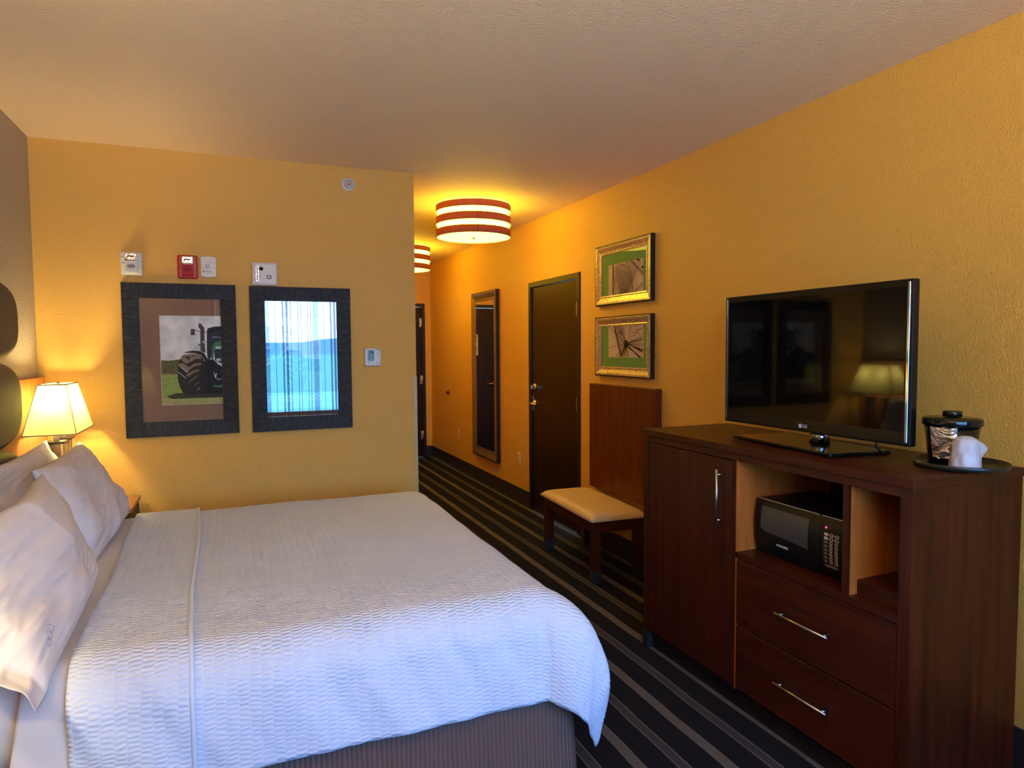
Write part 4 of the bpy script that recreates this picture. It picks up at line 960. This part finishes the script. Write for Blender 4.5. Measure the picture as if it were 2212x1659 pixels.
# cloth laid over the mattress: flat part, rounded edges, hanging sides
def cloth_pt(sx, ty, off, xe, ye0, ye1, z0, R=.14, wr=1.0):
    dx = max(0, sx-xe); dy = 0; sg = 0
    if ty < ye0: dy = ye0-ty; sg = -1
    elif ty > ye1: dy = ty-ye1; sg = 1
    if dx > 0 and dy > 0:      # the cloth's corner is cut round
        a_, b_ = min(1, dx/.415), min(1, dy/.415); dx, dy = dx*math.sqrt(1-.06*b_*b_), dy*math.sqrt(1-.06*a_*a_)
    d = math.hypot(dx, dy)
    bx_, by_ = min(sx, xe), min(max(ty, ye0), ye1)
    Rr = R+off
    if d < 1e-9: P = Vector((bx_, by_, z0+off)); 
    else:
        q = R*PI/2
        if d < q: o_ = Rr*math.sin(d/R); dn = Rr*(1-math.cos(d/R))
        else: o_ = Rr+(d-q)*.13; dn = Rr+(d-q)
        fl = min(dx, dy)
        cn = fl/(d*.7072); o_ += (.15 if sg < 0 else .08)*cn*math.sin(PI*min(1, dn/.60)**.8)*1.0
        ux, uy = dx/d, sg*dy/d
        P = Vector((bx_+ux*o_, by_+uy*o_, z0+off-dn*(1+(.10*fl/(d*.7072) if sg < 0 else 0))))
    # soft wrinkles
    w_ = noise.noise(Vector((sx*2.1, ty*2.1, 3)))*.010
    hang = min(1, d/.18)
    w2 = (noise.noise(Vector(((sx+ty*.55)*7.5, (ty-sx*.3)*1.8, 1)))*.016+noise.noise(Vector(((sx+ty*.5)*20, (ty-sx*.4)*4, 5)))*.006)*hang
    P.z += w_*(1-hang)*.8+w2*.3*wr
    if dy > 0: P.y += sg*w2*wr*1.2
    if dx > 0: P.x += w2*wr
    return P
XE_, YE0_, YE1_, Z0_ = 0.935, 2.115, 3.79, 0.682
DROP = 0.415
def cloth(nm, sfun, t0, t1, off, mt, par, ns, ntt, thick=.004):
    b = new_bm(); uvl = b.loops.layers.uv.new('UVMap'); G = []; UV = {}
    for j in range(ntt+1):
        ty = t0+(t1-t0)*j/ntt; row = []
        s0, s1 = sfun(ty)
        for i in range(ns+1):
            sx_ = s0+(s1-s0)*i/ns; e = min(i, ns-i); 
            v = b.verts.new(cloth_pt(sx_, ty, off, XE_, YE0_, YE1_, Z0_)); UV[v] = (sx_, ty); row.append(v)
        G.append(row)
    for j in range(ntt):
        for i in range(ns):
            f = b.faces.new((G[j][i], G[j][i+1], G[j+1][i+1], G[j+1][i])); f.smooth = True
            for lp in f.loops: lp[uvl].uv = UV[lp.vert]
    o = obj(nm, b, mt, par, recalc=True)
    md = o.modifiers.new('thickness', 'SOLIDIFY'); md.thickness = thick; md.offset = -1
    return o
edge = lambda ty: -0.465+0.055*max(0, min(1, (3.85-ty)/1.95))+.006*math.sin(ty*5)
cv = cloth('coverlet', lambda ty: (edge(ty), XE_+DROP+.02*math.sin(ty*6)), YE0_-DROP, YE1_+DROP-.05, .0, M_cover, None, 130, 200)
tag(cv, 'white puckered textured coverlet draped over the bed', 'bedspread')
seam = lambda ty: -0.185+.055*max(0, min(1, (3.9-ty)/1.9))+.006*math.sin(ty*4+1)
cloth('turned_down_band', lambda ty: (edge(ty)-.004, seam(ty)), YE0_-DROP-.015, YE1_+DROP-.05, .013, M_cover, cv, 26, 200, .006)
b = new_bm(); pts = []
for j in range(121):
    ty = YE0_-DROP+(YE1_-YE0_+2*DROP-.05)*j/120; pts.append(cloth_pt(seam(ty), ty, .012, XE_, YE0_, YE1_, Z0_))
tube(b, pts, .0075, 8); obj('rolled_hem', b, M_cover, cv)
fs = cloth('flat_sheet', lambda ty: (-0.545+.02*math.sin(ty*7), edge(ty)+.03), YE0_-DROP-.03, YE1_+.3, -.007, M_sheet, None, 14, 120, .003)
tag(fs, 'smooth white flat sheet showing between the pillows and the textured coverlet', 'sheet')

# pillows
def pillow(label, c, up, w, h, T, seed, yaw=0, hem=0.0, group='white bed pillows', roll=0, twist=0):
    up = Vector(up).normalized(); lon = Matrix.Rotation(yaw, 3, 'Z') @ Vector((0, 1, 0)); nrm = lon.cross(up).normalized()
    if nrm.x < 0: nrm = -nrm
    up = nrm.cross(lon).normalized()
    if up.z < 0: up = -up
    Rr = Matrix.Rotation(roll, 3, nrm); lon = Rr @ lon; up = Rr @ up
    c = Vector(c); b = new_bm(); nu, nv = 110, 70; top = []; bot = []
    u0 = -1-2*hem/w          # the open end of the case runs past the filling
    def fold(u, v, k):       # crisp creases: ridged noise stretched along a direction
        return 1-abs(noise.noise(Vector((u*1.3+v*2.2+k, v*5.5-u*2.0, k))))*2.2
    for i in range(nu+1):
        tr_, br_ = [], []
        for j in range(nv+1):
            u, v = u0+(1-u0)*i/nu, j/nv*2-1
            uf = max(-1, u); past = max(0, -1-u)
            ear = 1-.045*(1-v*v)*abs(uf)**3; earv = 1-.060*(1-uf*uf)*abs(v)**3
            X = w/2*uf*ear-w/2*past; Z = h/2*v*earv*(1-.10*past)
            th = max(0, (1-abs(uf)**3.4))**.50*max(0, (1-abs(v)**3.0))**.50
            th *= 1-.18*v
            rad = max(abs(uf), abs(v)); ang = math.atan2(v, uf)
            wk = noise.noise(Vector((ang*4+seed, rad*1.2, seed)))*.014*rad**2 + noise.noise(Vector((u*2.0+seed, v*2.0, seed)))*.014
            wk += .0065*max(0, fold(u, v, seed)-.35)+.0045*max(0, fold(v*1.3, u*1.2, seed+7)-.45)*rad
            e = min((u-u0)*w/2, (1-u)*w/2, (1-abs(v))*h/2)
            edge_w = min(1, e/.05)
            upv = (up+Vector((-1, 0, 0))*twist*max(0, -u)).normalized()
            nrv = lon.cross(upv).normalized(); nrv = nrv if nrv.x > 0 else -nrv
            fl = (.022*noise.noise(Vector((v*3.0, past*5, seed)))+.014*math.sin(v*6+seed))*min(1, past*8)
            base_ = c+lon*X+upv*(Z+h/2)-up*(h/2)+nrv*(.012*noise.noise(Vector((u*2, v*2, seed+8)))+fl-.10*past*past)
            tr_.append(b.verts.new(base_+nrv*(T/2*th+wk*edge_w+.002)))
            br_.append(tr_[-1] if (i in (0, nu) or j in (0, nv)) else b.verts.new(base_-nrv*(T/2*th*.8-wk*.4*edge_w+.002)))
        top.append(tr_); bot.append(br_)
    for i in range(nu):
        for j in range(nv):
            b.faces.new((top[i][j], top[i+1][j], top[i+1][j+1], top[i][j+1])).smooth = True
            b.faces.new((bot[i][j], bot[i][j+1], bot[i+1][j+1], bot[i+1][j])).smooth = True
    o = obj('pillow', b, M_linen); tag(o, label, 'pillow', group)
    return o, (c, lon, up, nrm)
pillow('white pillow leaning on headboard at the back, beside the lamp', (-0.805, 3.44, 0.878), (-.10, 0, .40), .90, .42, .12, 2.3)
pillow('white pillow at back beside the first, mostly outside the left of frame', (-0.805, 2.46, 0.878), (-.10, 0, .40), .90, .42, .12, 5.1)
pillow('white pillow at front on the far side of the bed, under the lamp', (-0.620, 3.44, 0.872), (-.17, 0, .37), .88, .435, .16, 8.7)
pn, (pc, pl_, pu, pn_) = pillow('white pillow nearest the camera at the left edge, with stitched mark', (-0.550, 2.40, 0.870), (-.11, 0, .40), .92, .43, .17, 11.9, yaw=.09, hem=0.09, twist=.75)
# small stitched mark near the open end of the near pillow
from mathutils.bvhtree import BVHTree
bt = BVHTree.FromPolygons([v.co.copy() for v in pn.data.vertices], [tuple(p_.vertices) for p_ in pn.data.polygons])
b = new_bm(); c0 = pc+pl_*(-.36)+pu*(-.11)
for q in range(3):
    ring = []
    for k in range(11):
        w_ = c0+pl_*(.020*q+.010*math.cos(k*PI/5))+pu*(.012*math.sin(k*PI/5)+(q-1)*.010)
        h_ = bt.ray_cast(w_+pn_*.5, -pn_)[0]
        ring.append((h_ if h_ is not None else w_+pn_*.09)+pn_*.0006)
    tube(b, ring, .0011, 6)
obj('stitched_mark', b, plain('grey_thread', (.42, .42, .47), .8), pn)

# ------------------------------------------------------------------ headboard
t = thing('headboard', 'brown upholstered three pad headboard with honey wood side panels on the left wall', 'headboard', (XL, 3.0, 0.3))
b = new_bm(); rbox(b, XL+.0005, -0.952, 3.50, YB-0.004, 0.10, 1.378, .002, 1); obj('side_panel', b, M_honey, t)
b = new_bm(); rbox(b, XL+.0005, -0.952, 1.20, 2.42, 0.10, 1.378, .002, 1); obj('side_panel', b, M_honey, t)
b = new_bm(); rbox(b, XL+.0005, -0.955, 2.42, 3.50, 0.40, 1.70, .002, 1); obj('backing_board', b, M_honey, t)
M_pad = plain('brown_upholstery', (.075, .052, .034), .55, bump=.35, bscale=220)
def pad(z0, z1):
    b = new_bm(); rings = []; yc, zc = 2.95, (z0+z1)/2; hy, hz = .735, (z1-z0)/2; n_ = 96
    for k in range(9):
        a = k/8*PI/2; ins = .045*(1-math.cos(a)); 
        off = .045*math.sin(a)
        x = -0.952+.02+off; hyy, hzz = hy-.045*(1-math.cos(a)), hz-.045*(1-math.cos(a))
        ring = []
        for q in range(n_):
            th = 2*PI*q/n_; cc, ss = math.cos(th), math.sin(th)
            # superellipse: near rectangle with big rounded ends
            ring.append(b.verts.new((x, yc+math.copysign(abs(cc)**.34, cc)*hyy, zc+math.copysign(abs(ss)**.62, ss)*hzz)))
        rings.append(ring)
    r0 = [b.verts.new((-0.954, v.co.y, v.co.z)) for v in rings[0]]
    rings.insert(0, r0)
    for A, B in zip(rings, rings[1:]):
        for q in range(n_): b.faces.new((A[q], A[(q+1)%n_], B[(q+1)%n_], B[q])).smooth = True
    b.faces.new(rings[-1]); b.faces.new(rings[0][::-1])
    return obj('upholstered_pad', b, M_pad, t)
pad(.70, 1.100); pad(1.096, 1.478); pad(1.474, 1.830)

# ------------------------------------------------------------------ nightstands and lamps
def nightstand(label, y0, y1, x1=-0.51):
    t = thing('nightstand', label, 'nightstand', (-0.73, (y0+y1)/2, 0), 0, 'honey wood nightstands')
    x0 = XL+.045
    b = new_bm(); rbox(b, x0, x1, y0, y1, .665, .69, .002, 1); obj('top', b, wood('honey_top', (.30, .13, .05), (.42, .2, .08), 'Y'), t)
    for yy in (y0, y1-.03):
        b = new_bm(); box(b, x0, x1-.01, yy, yy+.03, 0, .665); obj('side', b, M_cherry, t)
    b = new_bm(); rbox(b, x1-.03, x1-.012, y0+.032, y1-.032, .50, .64, .002, 1); d_ = obj('drawer', b, M_cherryY, t)
    b = new_bm(); tube(b, [(x1-.0, (y0+y1)/2-.05, .57), (x1-.0, (y0+y1)/2+.05, .57)], .004, 8); box(b, x1-.014, x1, (y0+y1)/2-.04, (y0+y1)/2-.034, .567, .573); box(b, x1-.014, x1, (y0+y1)/2+.034, (y0+y1)/2+.04, .567, .573); obj('handle', b, M_steel, d_)
    b = new_bm(); box(b, x0, x1-.02, y0+.03, y1-.03, .12, .14); obj('shelf', b, M_cherry, t)
    b = new_bm(); box(b, x0, x0+.015, y0+.03, y1-.03, .10, .665); obj('back', b, M_cherry, t)
nightstand('nightstand beyond the bed in the corner, under the lit table lamp', 3.965, 4.335)
nightstand('nightstand on the near side of the bed, outside the left of the frame', 1.36, 1.80, -0.60)
def table_lamp(label, cx, cy):
    t = thing('table_lamp', label, 'lamp', (cx, cy, .69), 0, 'twin post table lamps')
    b = new_bm(); rbox(b, cx-.055, cx+.055, cy-.125, cy+.125, .6905, .712, .003, 1); obj('base', b, M_steel, t)
    M_post = plain('post_smoked', (.32, .24, .13), .18, .35)
    for s in (-1, 1):
        yc = cy+s*.085
        b = new_bm(); rbox(b, cx-.026, cx+.026, yc-.026, yc+.026, .712, 1.052, .003, 1); po_ = obj('post', b, M_post, t)
        b = new_bm()
        for (a_, c_) in ((-.026, -.026), (.026, -.026), (-.026, .026), (.026, .026)): box(b, cx+a_-.003, cx+a_+.003, yc+c_-.003, yc+c_+.003, .712, 1.052)
        obj('post_edge', b, M_steel, po_)
        b = new_bm(); rbox(b, cx-.042, cx+.042, yc-.042, yc+.042, 1.052, 1.064, .002, 1); obj('post_cap', b, plain('bronze_cap', (.06, .05, .04), .3, .7), po_)
        b = new_bm(); tube(b, [(cx, yc, 1.064), (cx, yc, 1.125)], .013, 14); obj('socket', b, plain('cream_socket', (.75, .62, .38), .4), t)
        b = new_bm(); lathe(b, [(.012, 1.125), (.016, 1.14), (.028, 1.175), (.030, 1.195), (.022, 1.218), (.0005, 1.226)], (cx, yc, 0), 20); obj('bulb', b, emit('bulb_glow', (1, .72, .36), 12), t)
        L = bpy.data.lights.new('bulb_light', 'POINT'); L.energy = LAMP_W; L.color = (1, .78, .36); L.shadow_soft_size = .025
        lo = bpy.data.objects.new('bulb_light', L); COL.objects.link(lo); lo.parent = t; lo.location = (0, s*.085, 1.262-.69)
    # shade
    z0, z1, ax, ay, bx2, by2 = 1.107, 1.349, .112, .222, .060, .135
    b = new_bm()
    lo_ = [(-ax, -ay), (ax, -ay), (ax, ay), (-ax, ay)]; hi_ = [(-bx2, -by2), (bx2, -by2), (bx2, by2), (-bx2, by2)]
    VL = [b.verts.new((cx+p[0], cy+p[1], z0)) for p in lo_]; VH = [b.verts.new((cx+p[0], cy+p[1], z1)) for p in hi_]
    for k in range(4): b.faces.new((VL[k], VL[(k+1)%4], VH[(k+1)%4], VH[k]))
    sh = obj('lamp_shade', b, M_shade, t)
    b = new_bm()
    for S_, z in ((lo_, z0), (hi_, z1)):
        for k in range(4):
            p, q = S_[k], S_[(k+1)%4]; tube(b, [(cx+p[0], cy+p[1], z), (cx+q[0], cy+q[1], z)], .0028, 6)
    for k in range(4): tube(b, [(cx+lo_[k][0], cy+lo_[k][1], z0), (cx+hi_[k][0], cy+hi_[k][1], z1)], .0018, 6)
    obj('shade_trim', b, M_trimc, sh)
    b = new_bm(); tube(b, [(cx, cy-by2, z1-.004), (cx, cy, z1-.006), (cx, cy+by2, z1-.004)], .002, 6); tube(b, [(cx-bx2, cy, z1-.004), (cx+bx2, cy, z1-.004)], .002, 6)
    lathe(b, [(.007, z1-.008), (.007, z1+.004), (.003, z1+.012), (.0005, z1+.013)], (cx, cy, 0), 14); obj('shade_spider', b, M_brass, sh)
    return t
table_lamp('lit table lamp with cream pyramid shade in the corner beside the headboard', -0.833, 4.075)
table_lamp('lit table lamp on the near nightstand, seen only mirrored in glass', -0.80, 1.60)

# ------------------------------------------------------------------ curtains at the window (seen in reflections)
def sheer():
    mt = bpy.data.materials.new('striped_sheer'); mt.use_nodes = True; n = mt.node_tree; n.nodes.clear()
    o = N(n, 'ShaderNodeOutputMaterial'); mx = N(n, 'ShaderNodeMixShader'); tr = N(n, 'ShaderNodeBsdfTransparent')
    uv = N(n, 'ShaderNodeUVMap'); sp = N(n, 'ShaderNodeSeparateXYZ'); n.links.new(uv.outputs[0], sp.inputs[0])
    f = N(n, 'ShaderNodeMath', operation='FRACT'); n.links.new(sp.outputs['X'], f.inputs[0])
    rp = N(n, 'ShaderNodeValToRGB'); rp.color_ramp.interpolation = 'CONSTANT'; E_ = rp.color_ramp.elements
    E_[0].position = 0; E_[0].color = (.20,)*3+(1,); E_[1].position = .03; E_[1].color = (.93,)*3+(1,)
    for ps, v in ((.07, .2), (.10, .2), (.115, .93), (.15, .93), (.16, .2), (.175, .93), (.30, .2), (.315, .93), (.36, .2), (.375, .93), (.50, .25), (.515, .93), (.56, .2), (.575, .93), (.63, .4), (.74, .93), (.86, .2), (.875, .93)):
        E_.new(ps).color = (v, v, v, 1)
    n.links.new(f.outputs[0], rp.inputs[0]); 
    sub = N(n, 'ShaderNodeMath', operation='SUBTRACT'); sub.inputs[0].default_value = 1; n.links.new(rp.outputs[0], sub.inputs[1])
    tl = N(n, 'ShaderNodeBsdfTranslucent'); tl.inputs[0].default_value = (.16, .12, .09, 1); df = N(n, 'ShaderNodeBsdfDiffuse'); df.inputs[0].default_value = (.10, .08, .065, 1)
    m2 = N(n, 'ShaderNodeMixShader'); m2.inputs[0].default_value = .4; n.links.new(df.outputs[0], m2.inputs[1]); n.links.new(tl.outputs[0], m2.inputs[2])
    n.links.new(sub.outputs[0], mx.inputs[0]); n.links.new(tr.outputs[0], mx.inputs[1]); n.links.new(m2.outputs[0], mx.inputs[2]); n.links.new(mx.outputs[0], o.inputs[0]); return mt
def curtain(nm, label, x0, x1, y, amp, wl, z0, z1, mt):
    b = new_bm(); uvl = b.loops.layers.uv.new('UVMap'); n_ = int((x1-x0)/wl*14); A = []
    for k in range(n_+1):
        x = x0+(x1-x0)*k/n_; yy = y+amp*math.sin(2*PI*(x-x0)/wl)
        A.append((b.verts.new((x, yy, z0)), b.verts.new((x+.01*math.sin(x*9), yy, z1)), x))
    for p, q in zip(A, A[1:]):
        f = b.faces.new((p[0], q[0], q[1], p[1])); f.smooth = True
        for lp, (u, v) in zip(f.loops, ((p[2], 0), (q[2], 0), (q[2], 1), (p[2], 1))): lp[uvl].uv = (u/.62, v)
    return tag(obj(nm, b, mt), label, 'curtain')
curtain('sheer_curtain', 'sheer striped curtain over the window, mirrored in the right tall picture', WX0-.02, WX1, YW+.075, .018, .16, .05, 2.45, sheer())
M_drape = plain('brown_drape', (.13, .085, .055), .9, bump=.1)
c_ = curtain('drape', 'brown drape left of the window, seen only in picture glass', WX0-.42, WX0-.02, YW+.13, .03, .09, .05, 2.45, M_drape); c_['group'] = 'brown window drapes'
c_ = curtain('drape', 'brown drape right of the window behind the camera', WX1, XR-.03, YW+.13, .03, .09, .05, 2.45, M_drape); c_['group'] = 'brown window drapes'
b = new_bm(); tube(b, [(WX0-.45, YW+.10, 2.47), (XR-.02, YW+.10, 2.47)], .012, 12); tag(obj('curtain_rod', b, M_steel), 'metal curtain rod above the window behind the camera', 'curtain rod')

# added fill light: unseen torchiere behind the camera, lifts ceiling and wall brightness
t = thing('fill_floor_lamp', 'added tall floor lamp with upward bowl shade behind the camera, brightens the ceiling', 'lamp', (0.10, -0.42, 0))
fx_, fy_ = 0.10, -0.42
b = new_bm(); lathe(b, [(.13, 0.0005), (.13, .012), (.03, .025), (.0005, .026)], (fx_, fy_, 0), 40); obj('base', b, M_steel, t)
b = new_bm(); tube(b, [(fx_, fy_, .02), (fx_, fy_, 1.74)], .011, 14); obj('pole', b, M_steel, t)
b = new_bm(); lathe(b, [(.012, 1.72), (.05, 1.735), (.11, 1.78), (.15, 1.85), (.147, 1.85), (.107, 1.785), (.048, 1.742), (.0005, 1.738)], (fx_, fy_, 0), 40); obj('bowl_shade', b, M_steel, t)
b = new_bm(); lathe(b, [(.012, 1.745), (.028, 1.78), (.022, 1.80), (.0005, 1.806)], (fx_, fy_, 0), 20); obj('bulb', b, emit('fill_torch_bulb', (1, .75, .42), 12), t)
L = bpy.data.lights.new('fill_torch_light', 'POINT'); L.energy = FILL_TORCH_W; L.color = (1, .90, .78); L.shadow_soft_size = .04
lo = bpy.data.objects.new('fill_torch_light', L); COL.objects.link(lo); lo.parent = t; lo.location = (0, 0, 1.835)
